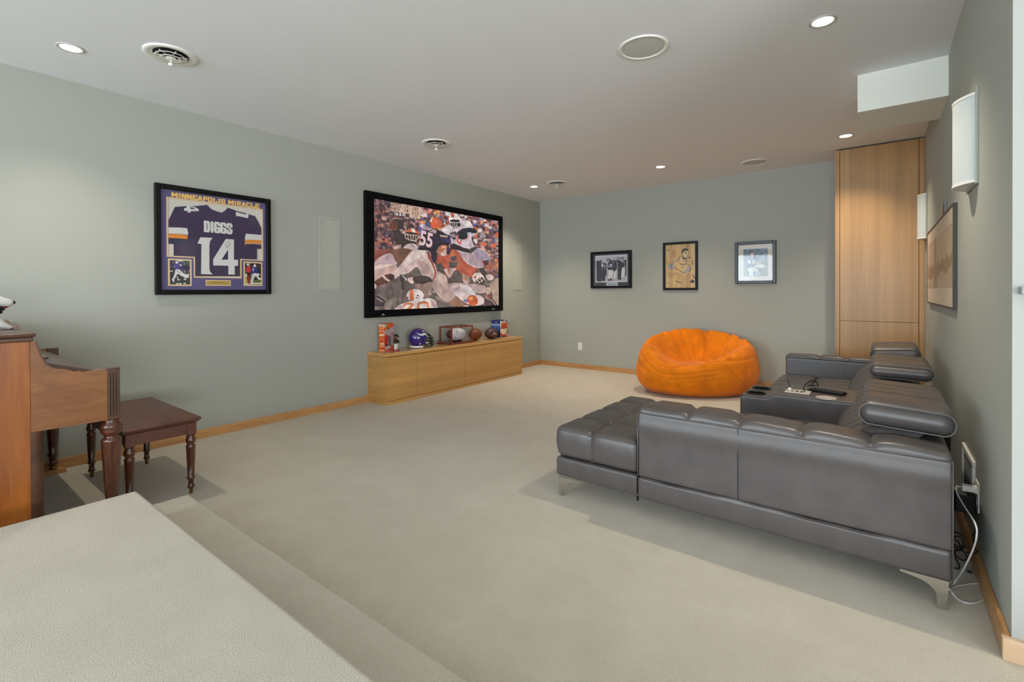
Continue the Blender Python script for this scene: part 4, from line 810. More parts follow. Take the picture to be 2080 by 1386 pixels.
L_([(.36, .84), (.52, .88)], .03, K0); L_([(.4, .7), (.46, .66), (.58, .7), (.72, .68)], .008, (150, 120, 80)); L_([(.42, .78), (.72, .81)], .008, (140, 104, 64)); L_([(.9, .7), (.99, .8)], .035, K0); P([(.82, .86), (.9, .81), (.97, .86), (.9, .89)], K0, smooth=True); L_([(.1, .88), (.14, .9)], .02, (90, 70, 60))
L_([(.42, .76), (.44, .79), (.46, .72)], .008, K0); E_(.45, .72, .008, .006, K0); E_(.5, .72, .008, .006, K0)
v.build('poster_print', PM, c)

c = backpic(-1.480, -1.010, 1.306, 1.839, .038, mat('dark_green_frame', (26, 32, 28), .35), 'framed_photograph', 'dark-framed photograph of a seated player with wide white mat, right on the back wall', 'picture')
obj('mat_board', bx(-1.445, -1.045, YB-.006, YB-.001, 1.34, 1.805), mat('white_mat_board', (214, 208, 200), .8), c)
bx0, bx1, bz0, bz1 = K(1510.5, 540).x, K(1559, 540).x, K(1533, 561).z, K(1533, 506).z
obj('photo_edge', bx(bx0-.006, bx1+.006, YB-.0072, YB-.006, bz0-.006, bz1+.006), mat('mat_inner_edge', (176, 176, 172), .8), c)
v = cv1(bx0, bx1, bz0, bz1, 90, 110, (78, 98, 112)); P, L_, E_ = v.poly, v.line, v.ell; r = random.Random(2)
P([(0, .45), (1, .42), (1, 1), (0, 1)], (112, 124, 112)); P([(0, .75), (1, .7), (1, 1), (0, 1)], (98, 112, 100)); P([(.6, 0), (1, 0), (1, .45), (.6, .45)], (120, 148, 158))
for i in range(70): E_(r.random(), r.random()*.5, .07, .06, [(66, 86, 104), (92, 116, 128), (110, 136, 144), (60, 76, 92)][r.randrange(4)], .5)
for i in range(50): E_(r.random(), .5+r.random()*.5, .08, .04, [(128, 138, 122), (88, 104, 96), (140, 146, 130)][r.randrange(3)], .5)
P([(.2, .32), (.32, .27), (.46, .3), (.52, .4), (.48, .62), (.16, .7), (.13, .5)], (56, 60, 92), smooth=True); E_(.35, .17, .085, .09, (186, 156, 142)); P([(.25, .14), (.3, .07), (.42, .08), (.43, .12), (.32, .13), (.27, .2)], (70, 60, 58), smooth=True); P([(.3, .26), (.42, .26), (.4, .33), (.33, .33)], (190, 150, 140))
P([(.14, .5), (.3, .6), (.44, .6), (.4, .68), (.18, .7)], (58, 72, 66)); P([(.4, .5), (.52, .5), (.7, .48), (.7, .53), (.5, .58), (.42, .56)], (186, 156, 146), smooth=True)
for q in ([(.16, .4), (.22, .38), (.28, .46), (.3, .52), (.22, .54)], [(.36, .4), (.4, .38), (.42, .52), (.38, .54)], [(.44, .38), (.48, .38), (.5, .48), (.46, .5)]): P(q, (222, 216, 222))
P([(.18, .72), (.3, .68), (.48, .66), (.56, .74), (.52, .82), (.3, .88), (.2, .82)], (196, 198, 186), smooth=True); P([(.24, .9), (.4, .88), (.42, .98), (.26, .98)], (212, 216, 210)); P([(.46, .82), (.64, .74), (.72, .78), (.66, .96), (.48, .98)], (150, 166, 190), smooth=True); P([(.62, .76), (.78, .72), (.76, .82), (.66, .84)], (76, 70, 80)); P([(.52, .6), (.7, .56), (.86, .6), (.86, .68), (.7, .7), (.56, .68)], (206, 206, 192), smooth=True); L_([(.44, .64), (.6, .62)], .05, (190, 194, 180)); L_([(.5, .8), (.6, .78)], .03, (226, 228, 226))
v.build('photo_print', PM, c)

# ================================================================== LONG PICTURE ON THE RIGHT WALL
def longpic():
    xf = XR-.020; y0, y1, z0, z1 = 3.652, 5.53, 1.107, 1.710; c = empty('framed_panorama', (XR, 4.6, z0)); fm = mat('dark_olive_frame', (52, 50, 42), .5); f = .012
    for q in ((y0, y0+f, z0, z1), (y1-f, y1, z0, z1), (y0+f, y1-f, z0, z0+f), (y0+f, y1-f, z1-f, z1)): obj('frame_bar', bx(xf, XR, q[0], q[1], q[2], q[3], .001, 1), fm, c)
    obj('mat_board', bx(xf+.004, XR-.004, y0+f, y1-f, z0+f, z1-f), mat('warm_mat', (206, 190, 166), .8), c)
    v = Canvas(0, xf+.003, None, 120, 60, (184, 164, 140)).rect(5.44, 3.73, 1.235, 1.605); v.direct = True; r = random.Random(4); P = v.poly
    for i in range(60): v.ell(r.random(), r.random(), .2, .1, [(190, 170, 146), (178, 156, 130), (186, 160, 132)][r.randrange(3)], .4)
    sh = (146, 120, 92); up = [(0, .55)]+[(i/30, .56-.06*math.sin(i*1.3)-.03*r.random()-.06*(i/30)) for i in range(31)]; dn = [(i/30, .72+.10*abs(math.sin(i*.32))+.03*r.random()-.1*(i/30)) for i in range(30, -1, -1)]
    P(up+dn, sh); P([(.35, 0), (.44, 0), (.46, .5), (.5, .98), (.3, .98), (.33, .5)], (150, 126, 100), .9); v.line([(.40, .0), (.40, .9)], .02, (126, 100, 76)); v.blur(1)
    v.build('panorama_print', PM, c); tag(c, 'long dark-framed sepia landscape picture on the right wall above the sofa', 'picture')
longpic()
# small wedge on top of the long picture
b = bm_(); prism(b, [(XR-.002, 4.62, 1.712), (XR-.002, 4.18, 1.712), (XR-.002, 4.20, 1.80)], (-.012, 0, 0)); w = obj('wedge_ornament', b, mat('wedge_grey', (150, 150, 146), .4, metal=.4)); tag(w, 'small grey pointed ornament standing on top of the long picture', 'ornament')
obj('dark_edge', prism(bm_(), [(XR-.014, 4.30, 1.712), (XR-.014, 4.18, 1.712), (XR-.014, 4.20, 1.795)], (-.002, 0, 0)), M_BLACK, w)

# ================================================================== SOFA
def sofa():
    c = empty('sectional_sofa', (-.65, 3.9, 0)); ML = M_LEATHER
    tag(c, 'grey leather sectional sofa with chaise, console and raised headrests', 'sofa')
    N0, N1 = 2.44, 5.38; XB = .22; XF = -1.545
    def puff(lines, amp, wid=.05, top=None, ax=0):
        def fn(p, n):
            for l in lines: 
                d = abs(p[ax]-l); k = math.exp(-(d/wid)**2)+.7*math.exp(-(d/(wid*.22))**2)
                if n.z > .05: p.z -= amp*k*min(1, n.z*1.5)
            return p
        return fn
    # plinth rails
    def wav(p, n):
        if n.z > .5: p.z += .004*math.sin(p.x*9)+.002*math.sin(p.x*31)
        return p
    obj('base_rail', pad(XF, -1.037, N0, 3.46, .118, .228, .014, .03), ML, c, smooth='all')
    obj('base_rail', pad(-1.033, XB, N0, 3.46, .108, .226, .018, .03, wav), ML, c, smooth='all')
    obj('base_rail', pad(-.70, XB, 3.46, N1, .11, .226, .016, .04), ML, c, smooth='all')
    # near side panel (arm) with padded top
    def panelfn(p, n):
        if n.y < -.5:
            p.y -= .006*math.exp(-((p.z-.50)/.04)**2)+.004*math.sin(p.x*7)*max(0, p.z-.35)
            d = abs(p.x+.532); p.y += .006*math.exp(-(d/.006)**2)
        return p
    obj('side_panel', pad(-1.028, XB, N0, 2.62, .228, .572, .012, .012, panelfn), ML, c, smooth='all')
    seams = [-.768, -.530, -.277, -.030]
    def padfn(p, n):
        if n.z > .05:
            d = min(abs(p.x-l) for l in seams); k = min(1, n.z*1.6); p.z -= (.012*math.exp(-(d/.008)**2)+.008*math.exp(-(d/.035)**2))*k
            p.z += .003*math.sin(p.x*23)*k
        return p
    obj('arm_top', pad(-1.028, XB, N0+.003, 2.640, .553, .594, .024, .010, padfn, crown=.020), ML, c, smooth='all')
    g = bm_(); tube(g, [(x, N0-.002, .571+.0015*math.sin(x*12)) for x in np.linspace(-1.025, XB-.004, 40)], .0024, 6); tube(g, [(-1.029, N0, .23), (-1.029, N0, .572)], .0022, 6); tube(g, [(XB-.001, N0-.001, .112), (XB-.001, N0-.001, .572)], .0022, 6); obj('piping', g, M_THREAD, c, smooth='all')
    g = bm_(); tube(g, [(-.532, N0+.0015, z) for z in np.linspace(.232, .568, 14)], .0022, 5); obj('face_seam', g, mat('dark_thread', (38, 35, 35), .7), c)
    # chaise cushion: tufted top
    cx = [-1.316, -1.02, -.75, -.45]; cy = [2.727, 3.01, 3.285]
    def tuft(p, n):
        if n.z > .05:
            dx = min(abs(p.x-l) for l in cx); dy = min(abs(p.y-l) for l in cy); k = min(1, n.z*1.6)
            v = max(math.exp(-(dx/.03)**2)*.8+math.exp(-(dx/.007)**2)*.5, math.exp(-(dy/.03)**2)*.8+math.exp(-(dy/.007)**2)*.5)
            p.z -= .017*v*k; both = math.exp(-((dx*dx+dy*dy)/.03**2)); p.z -= .012*both*k
        if n.y < -.3:
            d = abs(p.x+1.316); p.y += .010*math.exp(-(d/.010)**2)+.006*math.exp(-(d/.04)**2); p.y -= .014*math.sin(math.pi*(p.z-.23)/.2)
        if n.x < -.3:
            d = min(abs(p.y-l) for l in cy); p.x += .008*math.exp(-(d/.010)**2); p.x -= .012*math.sin(math.pi*(p.z-.23)/.2)
        return p
    obj('chaise_cushion', pad(XF+.004, -1.036, N0+.012, 3.50, .230, .412, .030, .012, tuft, crown=.006), ML, c, smooth='all')
    obj('chaise_cushion', pad(-1.034, -.08, 2.628, 3.50, .230, .412, .030, .014, tuft, crown=.006), ML, c, smooth='all')
    g = bm_(); tube(g, [(x, N0+.004+.010*math.exp(-(abs(x+1.316)/.02)**2), .392-.003*math.sin((x+1.545)*12)) for x in np.linspace(XF+.03, -1.05, 30)], .0025, 6); obj('seam_stitch', g, M_THREAD, c, smooth='all')
    # console between the seats
    def console(p, n):
        if n.z > -.1 and p.z > .45: t = min(1, max(0, (p.x+.585)/.05)); t = t*t*(3-2*t); p.z += .031*t
        return p
    k0 = obj('console', pad(-.742, -.09, 3.462, 3.90, .228, .526, .016, .014, console), ML, c, smooth='all')
    g = bm_(); tube(g, [(x, 3.466, .522+.031*(lambda t: t*t*(3-2*t))(min(1, max(0, (x+.585)/.05)))) for x in np.linspace(-.735, -.10, 40)], .0028, 6); tube(g, [(-.738, 3.464, .24), (-.738, 3.464, .52)], .0025, 6); obj('console_piping', g, M_THREAD, k0, smooth='all')
    for px, py in ((-.664, 3.575), (-.664, 3.765)):
        g = bm_(); lathe(g, [(.060, .5265), (.060, .531), (.050, .532), (.047, .529)], px, py, 32, cap=False)
        cp = obj('cup_holder', g, M_BLACK, k0, smooth=True); obj('cup_shade_disc', lathe(bm_(), [(.001, .5268), (.048, .5275)], px, py, 24, cap=False), mat('cup_shade_black', (3, 3, 4), .9, spec=.05), cp)  # flat black disc: the shade inside the cup hole is put into its colour
    pl = obj('power_plate', bx(-.492, -.352, 3.545, 3.655, .557, .565, .004, 2), mat('plate_beige', (198, 190, 178), .35), k0)
    for x in (-.475, -.45, -.425, -.40): obj('socket', bx(x-.007, x+.007, 3.565, 3.60, .565, .5662), M_DARK if x > -.44 else mat('socket_grey', (120, 118, 112), .5), pl)
    g = lathe(bm_(), [(.056, .557), (.056, .560), (.050, .562), (.046, .561), (.001, .561)], -.262, 3.51, 36, cap=False); obj('touch_disc', g, mat('touch_disc', (206, 196, 188), .3, metal=.3), k0, smooth=True)
    # far seat cushions with cross pleats
    def pleat(ys, amp=.008, w=.010):
        def fn(p, n):
            if n.z > .05: d = min(abs(p.y-l) for l in ys); p.z -= amp*(math.exp(-(d/w)**2)+.6*math.exp(-(d/.035)**2))*min(1, n.z*1.5)
            if n.x < -.3: p.x -= .018*math.sin(math.pi*min(1, max(0, (p.z-.23)/.2)))
            return p
        return fn
    ys = [4.02+.165*i for i in range(8)]
    obj('seat_cushion', pad(-.735, -.452, 3.905, 5.20, .230, .430, .035, .016, pleat(ys), crown=.012), ML, c, smooth='all')
    obj('seat_cushion', pad(-.450, -.10, 3.905, 5.20, .230, .430, .030, .016, pleat(ys), crown=.012), ML, c, smooth='all')
    # far arm
    def farfn(p, n):
        if n.y < -.5: p.y += .006*math.exp(-(abs(p.x+.237)/.006)**2)
        return p
    obj('far_arm', pad(-.712, XB, 5.20, N1, .228, .590, .014, .016, farfn), ML, c, smooth='all')
    fe = [-.455, -.237, -.02]
    def padf2(p, n):
        if n.z > .05: d = min(abs(p.x-l) for l in fe); p.z -= (.010*math.exp(-(d/.008)**2)+.006*math.exp(-(d/.035)**2))*min(1, n.z*1.6)
        return p
    obj('arm_top', pad(-.712, XB, 5.196, N1, .573, .608, .020, .012, padf2, crown=.012), ML, c, smooth='all')
    # back: outer frame, raked inner cushions with vertical flow pleats
    obj('back_frame', pad(.10, XB+.002, 2.62, 5.20, .228, .592, .025, .04), ML, c, smooth='all')
    def inner(y0, y1, n):
        pitch = (y1-y0)/n
        def fn(p, nn):
            t = (p.z-.40)/.22; p.x += .16*t-.05*math.sin(math.pi*max(0, min(1, t)))   # rake and belly
            if nn.x < 0 or nn.z > .3:
                d = abs(((p.y-y0) % pitch)-pitch/2); v = math.exp(-((pitch/2-d)/.012)**2)+.5*math.exp(-((pitch/2-d)/.035)**2)
                p.x += .010*v; p.z -= .006*v
            return p
        return pad(-.20, .02, y0, y1, .40, .625, .05, .014, fn)
    for y0, y1, n in ((2.63, 3.46, 6), (3.462, 3.90, 3), (3.902, 4.55, 5), (4.552, 5.198, 5)): obj('back_cushion', inner(y0, y1, n), ML, c, smooth='all')
    # headrests
    def head(y0, y1, x0, x1, z0, z1, tilt, pl_):
        cxx, czz = (x0+x1)/2, (z0+z1)/2
        def fn(p, n):
            ends = min(1, (p.y-y0)/.09, (y1-p.y)/.09); ends = max(0, ends)
            if n.z > .3: 
                p.z += .018*ends
                for l in pl_: p.z -= .008*math.exp(-(abs(p.y-l)/.009)**2)*ends
            p.x += .010*math.sin(p.z*30)*0
            dx, dz = p.x-cxx, p.z-czz; p.x = cxx+dx*math.cos(tilt)+dz*math.sin(tilt); p.z = czz-dx*math.sin(tilt)+dz*math.cos(tilt)
            return p
        h = obj('headrest', pad(x0, x1, y0, y1, z0, z1, .042, .014, fn), ML, c, smooth='all')
        g = bm_()
        for yy in (y0+.014, ):
            pts = []
            for i in range(49):
                a = 2*math.pi*i/48; hx, hz, r = (x1-x0)/2, (z1-z0)/2, .042
                ca, sa = math.cos(a), math.sin(a); qx = max(-(hx-r), min(hx-r, ca*99)) if abs(ca) > .02 else 0; qz = max(-(hz-r), min(hz-r, sa*99)) if abs(sa) > .02 else 0
                dx, dz = qx+r*ca, qz+r*sa; dx *= 1.0; pts.append((cxx+dx*math.cos(tilt)+dz*math.sin(tilt), yy, czz-dx*math.sin(tilt)+dz*math.cos(tilt)))
            tube(g, pts, .0035, 6, caps=False)
        obj('piping', g, M_THREAD, h, smooth='all')
        s = bm_(); [tube(s, [(cxx+.03, y, .56), (cxx+.03, y, z0+.02)], .006, 8) for y in (y0+.15, y1-.15)]; obj('support_rods', s, M_BLACK, c)
    head(2.60, 3.33, -.072, .245, .628, .718, R(3), [2.85, 2.97, 3.09, 3.21])
    head(3.83, 4.49, -.055, .262, .662, .735, R(1), [4.05, 4.17, 4.29, 4.39])
    head(4.55, 5.16, -.060, .240, .690, .775, R(-4), [4.70, 4.82, 4.94])
    # legs: flat steel blades with a swept inner edge
    def leg(x0, dirn, y, th=.006):
        w = .145; pts = [(x0, y, .112), (x0+dirn*w, y, .112), (x0+dirn*w, y, .104)]
        for t in np.linspace(0, 1, 11): A_, B_, C_ = (w-.02, .100), (.044, .094), (.036, .050); pts.append((x0+dirn*((1-t)**2*A_[0]+2*t*(1-t)*B_[0]+t*t*C_[0]), y, (1-t)**2*A_[1]+2*t*(1-t)*B_[1]+t*t*C_[1]))
        pts += [(x0+dirn*.032, y, .0), (x0+dirn*.006, y, .0)]
        return prism(bm_(), pts, (0, th, 0))
    obj('leg', leg(.208, -1, N0+.003), M_STEEL, c, label='steel blade leg'); obj('leg', leg(-1.530, 1, N0+.003), M_STEEL, c)
    obj('leg', leg(-1.530, 1, 3.44), M_STEEL, c); obj('leg', leg(-.69, 1, 5.36), M_STEEL, c); obj('leg', leg(.208, -1, 5.36), M_STEEL, c)
    g = bm_(); tube(g, [(-1.034, N0+.012, .115), (-1.034, N0+.012, .092)], .006, 8); obj('support_foot', g, M_BLACK, c)
sofa()
# things on the console
kb = empty('remote_keyboard', (-.27, 3.70, .557)); RZ = Matrix.Rotation(R(-16), 3, 'Z')
obj('body', bx(-.372, -.168, 3.655, 3.735, .559, .571, .005, 2, rot=RZ, piv=(-.27, 3.70, .565)), M_BLACK, kb)
km = mat('key_caps', (34, 36, 40), .5)
for i in range(15):
    for j in range(4):
        x = -.36+i*.0127; y = 3.664+j*.017; obj('key', bx(x, x+.009, y, y+.012, .571, .575, rot=RZ, piv=(-.27, 3.70, .573)), km, kb)
tag(kb, 'small black keyboard remote lying on the sofa console', 'remote')
def cable(name, pts, r, m, label, cat='cable', n=8, extra=None):
    c = empty(name, pts[0]); g = bm_(); tube(g, spline(pts, n), r, 6); obj('cord', g, m, c, smooth='all')
    if extra: extra(c)
    return tag(c, label, cat)
M_WCORD = mat('white_cord', (216, 216, 212), .4)
def pl1(c): obj('plug', bx(-.474, -.458, 3.574, 3.592, .5665, .586, .003, 1), M_WHITE, c)
cable('charging_cable', [(-.466, 3.583, .585), (-.468, 3.59, .60), (-.478, 3.60, .615), (-.482, 3.60, .632)], .0025, M_BLACK, 'short black cord with white plug standing in the console power plate', extra=pl1)
cable('charging_cable', [(-.385, 3.585, .5665), (-.388, 3.60, .60), (-.365, 3.66, .625), (-.335, 3.70, .622), (-.322, 3.72, .600), (-.335, 3.73, .590), (-.38, 3.69, .588)], .003, M_BLACK, 'looped black cord plugged in beside the keyboard remote')

# ================================================================== BEAN BAG
def beanbag():
    from mathutils import noise
    cx, cy = -1.765, 5.99; b = bm_(); n, m = 150, 96; E1, E2 = Vector((r0.x, r0.y, 0)), Vector((f0.x, f0.y, 0)); A_, B_ = .728, .50
    HI = [.62, .70, .735, .67, .53, .355, .42, .55]
    def cr(P, t):
        n_ = len(P); i = int(math.floor(t)); f = t-i; a, b_, c_, d = [P[(i+k) % n_] for k in (-1, 0, 1, 2)]
        return .5*((2*b_)+(c_-a)*f+(2*a-5*b_+4*c_-d)*f*f+(3*b_-a-3*c_+d)*f**3)
    G = []; rows = None; zc = .37
    for k in range(n):
        a = 2*math.pi*k/n; hi = cr(HI, a/(math.pi/4)); fr = .5-.5*math.sin(a)      # fr: 1 in front
        ctl = [(.0, 0), (.60, 0), (.80, .015), (.95, .20*hi), (1.0, .42*hi), (.985, .62*hi), (.94, .82*hi), (.87, .955*hi), (.80, hi), (.73, .97*hi), (.56, .55*hi+.45*zc), (.30, zc-.005), (.0, zc)]
        sp = spline([(r, z, 0) for r, z in ctl], 8); col = []
        for i, q in enumerate(sp):
            t = i/(len(sp)-1); r, z = max(0, q.x), max(0, q.y)
            col.append((a, t, r, z))
        G.append(col)
    M_ = len(G[0]); V = []
    def disp(a, t, r):
        aw = a+.9*(t-.5); ca, sa = math.cos(aw), math.sin(aw); up = max(0, min(1, (t-.42)/.18))
        radial = 1-abs(noise.noise(Vector((ca*3.2, sa*3.2, t*1.5))))*3.2; radial = max(0, radial)**3
        r2 = 1-abs(noise.noise(Vector((ca*4.2+7, sa*4.2, t*4+3))))*3.4; r2 = max(0, r2)**3
        side = 1-abs(noise.noise(Vector((a*.9, t*10, 4.2))))*3.2; side = max(0, side)**3
        bk = .25+.75*max(0, min(1, sa*1.5+.5)); return -.055*radial*up*bk-.028*r2*up*bk-.030*side*max(0, 1-abs(t-.50)/.22)+.012*noise.noise(Vector((ca*2, sa*2, t*4)))*min(1, t*4)
    for i in range(1, M_-1):
        ring_ = []
        for k in range(n):
            a, t, r, z = G[k][i]; d = disp(a, t, r)*min(1, r*3); rr_ = r+d*.5*(1-1.1*max(0, min(1, (t-.45)/.25))); zz = z+d*(.2+.8*max(0, min(1, (t-.35)/.25)))*min(1, z*6)
            # long crease running from the left front up to the right
            p = E1*(rr_*A_*math.cos(a))+E2*(rr_*B_*math.sin(a)); ring_.append(b.verts.new((cx+p.x, cy+p.y, max(0, zz))))
        V.append(ring_)
    bot = b.verts.new((cx, cy, 0)); top = b.verts.new(sum((v.co for v in V[-1]), Vector())/n)
    for k in range(n):
        b.faces.new((bot, V[0][(k+1) % n], V[0][k])); b.faces.new((top, V[-1][k], V[-1][(k+1) % n]))
        for i in range(len(V)-1): b.faces.new((V[i][k], V[i][(k+1) % n], V[i+1][(k+1) % n], V[i+1][k]))
    M_BB = mat('orange_suede', (238, 130, 20), .95, spec=.1, bump=.35, bscale=60, var=.14, vscale=7, sheen=.12)
    c = empty('bean_bag', (cx, cy, 0)); co = obj('cover', b, M_BB, c, smooth='all')
    me = co.data; dg = None
    # stitched seams laid on the surface
    from mathutils.bvhtree import BVHTree
    bt = BVHTree.FromPolygons([v.co.copy() for v in me.vertices], [tuple(p.vertices) for p in me.polygons])
    off = Vector((cx, cy, 0)); ctr = Vector((0, 0, .28)); s = bm_()
    for pts in ([(1432, 722), (1446, 727), (1462, 736), (1490, 757), (1515, 785), (1524, 797)], [(1375, 798), (1400, 790), (1425, 775), (1440, 760)], [(1470, 724), (1474, 708), (1482, 710), (1484, 722), (1478, 730), (1468, 722)]):
        out = []
        for q in spline([(x, y, 0) for x, y in pts], 6):
            d = ray(q.x, q.y).normalized(); hit = bt.ray_cast(Vector((0, 0, EYE))-off, d)
            if hit[0] is not None: out.append(hit[0]+off+hit[1]*.001)
        if len(out) > 2: tube(s, out, .0022, 5)
    obj('seams', s, mat('orange_seam', (196, 92, 12), .8), c, smooth='all')
    tag(c, 'big rumpled orange bean bag on the carpet by the back wall', 'bean bag')
beanbag()

# ================================================================== TALL CABINET
c = empty('tall_cabinet', (-.0, 6.4, 0)); yf = 6.13; X0, X1 = -.378, XR-.002; top = ZC-.012
obj('body', bx(X0+.02, X1, yf+.022, YB-.001, 0, top-.004), M_DARKGAP, c)
obj('side_stile', bx(X0, -.339, yf-.002, YB-.001, 0, top), M_TALL, c); obj('side_stile', bx(.304, X1, yf, YB-.2, 0, top), M_TALL, c)
obj('door', bx(-.335, .300, yf, yf+.02, .900, top-.004, .001, 1), M_TALL, c); obj('door', bx(-.335, .300, yf, yf+.02, .08, .896, .001, 1), M_TALL, c); obj('toe_kick', bx(-.335, .300, yf+.01, yf+.022, 0, .076), M_TALL, c)
tag(c, 'tall maple cabinet reaching the ceiling in the far right corner', 'cabinet')

# ================================================================== LOW MEDIA CABINET
c = empty('low_cabinet', (-4.35, 4.46, 0)); cx0, cx1, cy0, cy1 = XL+.001, -4.186, 3.241, 5.690
obj('body', bx(cx0, cx1-.021, cy0+.022, cy1-.022, .0, .512), M_DARKGAP, c)
obj('side_panel', bx(cx0, cx1, cy0, cy0+.022, 0, .516, .0008, 1), M_CAB, c); obj('side_panel', bx(cx0, cx1, cy1-.022, cy1, 0, .516, .0008, 1), M_CAB, c)
obj('plinth', bx(cx1-.02, cx1, cy0+.0225, cy1-.0225, 0, .036), M_CAB, c)
dw = (cy1-cy0-.044)/6
for i in range(6): obj('door', bx(cx1-.019, cx1-.0005, cy0+.022+dw*i+.0018, cy0+.022+dw*(i+1)-.0018, .0405, .513, .0008, 1), M_CAB, c)
obj('countertop', bx(cx0, cx1+.001, cy0-.001, cy1+.001, .5195, .558, .001, 1), M_CABTOP, c)
tag(c, 'long low maple media cabinet under the screen', 'cabinet')
ZT = .558

# ================================================================== THINGS ON THE LOW CABINET
def boxprint(name, P0, du, dv, w, h, fn, m, parent):
    """print on a free-standing face: P0 top-left, du right, dv down"""
    v = Canvas(0, 0, None, w, h, (200, 200, 200)).rect(0, 1, 0, 1); v.direct = True; fn(v, random.Random(8)); return v.build(name, m, parent, P=(P0, du, dv))
PB = vcol('carton_print', .4)
# orange carton: narrow side to the left, front turned to the right
def carton():
    A = onp(2, ZT, 769.3, 712.2); B_ = onp(2, ZT, 780.6, 713.6); A.z = B_.z = ZT; s = Vector((B_.x-A.x, B_.y-A.y, 0)); fdir = Vector((-.05, .20, 0)); A = Vector((-4.470, 3.36, ZT)); B_ = Vector((-4.380, 3.370, ZT)); s = B_-A; fdir = Vector((-.045, .160, 0)); H = .305
    c = empty('cereal_carton', B_); g = bm_(); prism(g, [A, B_, B_+fdir, A+fdir], (0, 0, H)); obj('carton', g, mat('carton_orange', (222, 104, 44), .5), c)
    def side(v, r):
        v.im[:] = (224, 108, 48)
        v.poly([(0, .02), (1, .02), (1, .1), (0, .1)], (232, 224, 216)); v.line([(.1, .085), (.3, .05), (.5, .07), (.8, .045)], .03, (200, 60, 50)); v.poly([(0, 0), (1, 0), (1, .015), (0, .02)], (60, 120, 90))
        for y in (.13, .16, .19): v.line([(.12, y), (.9, y)], .012, (240, 160, 100))
        v.line([(.1, .27), (.9, .27)], .025, (236, 170, 160)); v.poly([(.12, .4), (.7, .38), (.9, .36), (.86, .43), (.14, .45)], (240, 226, 200))
        for y in (.49, .52, .55): v.line([(.12, y), (.9, y)], .01, (190, 80, 40))
        v.ell(.5, .66, .26, .055, (206, 50, 40)); v.ell(.6, .74, .32, .05, (240, 222, 196)); v.ell(.6, .75, .2, .03, (190, 160, 110)); v.line([(.1, .83), (.95, .83)], .02, (240, 200, 170)); v.poly([(.08, .87), (.95, .87), (.95, .93), (.08, .93)], (200, 80, 40)); v.line([(.08, .97), (.95, .97)], .02, (244, 220, 200))
    def front(v, r):
        v.im[:] = (196, 186, 180); v.poly([(0, 0), (1, 0), (1, .13), (0, .24)], (222, 92, 36)); v.poly([(0, .02), (.34, .02), (.12, .15), (0, .15)], (214, 206, 166)); v.ell(.14, .06, .08, .02, (70, 130, 80))
        for i in range(30): v.ell(r.random(), .25+r.random()*.4, .08, .03, [(150, 140, 140), (206, 170, 160), (120, 110, 116), (210, 150, 150)][r.randrange(4)], .6)
        v.ell(.46, .2, .09, .03, (30, 24, 30)); v.poly([(.34, .25), (.62, .25), (.66, .45), (.32, .45)], (176, 172, 176)); v.poly([(.02, .45), (.34, .42), (.4, .62), (.24, .78), (.02, .76)], (206, 50, 44), smooth=True); v.poly([(.38, .45), (.56, .45), (.6, .8), (.42, .8)], (120, 116, 128)); v.poly([(.5, .45), (.62, .45), (.7, .85), (.58, .85)], (70, 70, 84)); v.ell(.86, .38, .09, .05, (216, 90, 130)); v.line([(.7, .2), (.76, .5)], .03, (150, 70, 60))
        v.ell(.24, .78, .18, .04, (90, 24, 30)); v.poly([(0, .82), (1, .82), (1, 1), (0, 1)], (214, 110, 92)); v.ell(.4, .88, .26, .05, (196, 190, 180)); v.ell(.62, .95, .2, .03, (206, 50, 60)); v.line([(.1, .92), (.6, .9)], .02, (240, 220, 210))
    up = Vector((0, 0, H)); o = Vector((.0006, -.0006, 0)); boxprint('side_print', A+up+Vector((.0002, -.0008, 0)), s, -up, 26, 90, side, PB, c); boxprint('front_print', B_+up+Vector((.0008, .0002, 0)), fdir, -up, 44, 90, front, PB, c)
    tag(c, 'upright orange cereal carton at the left end of the low cabinet', 'carton')
carton()
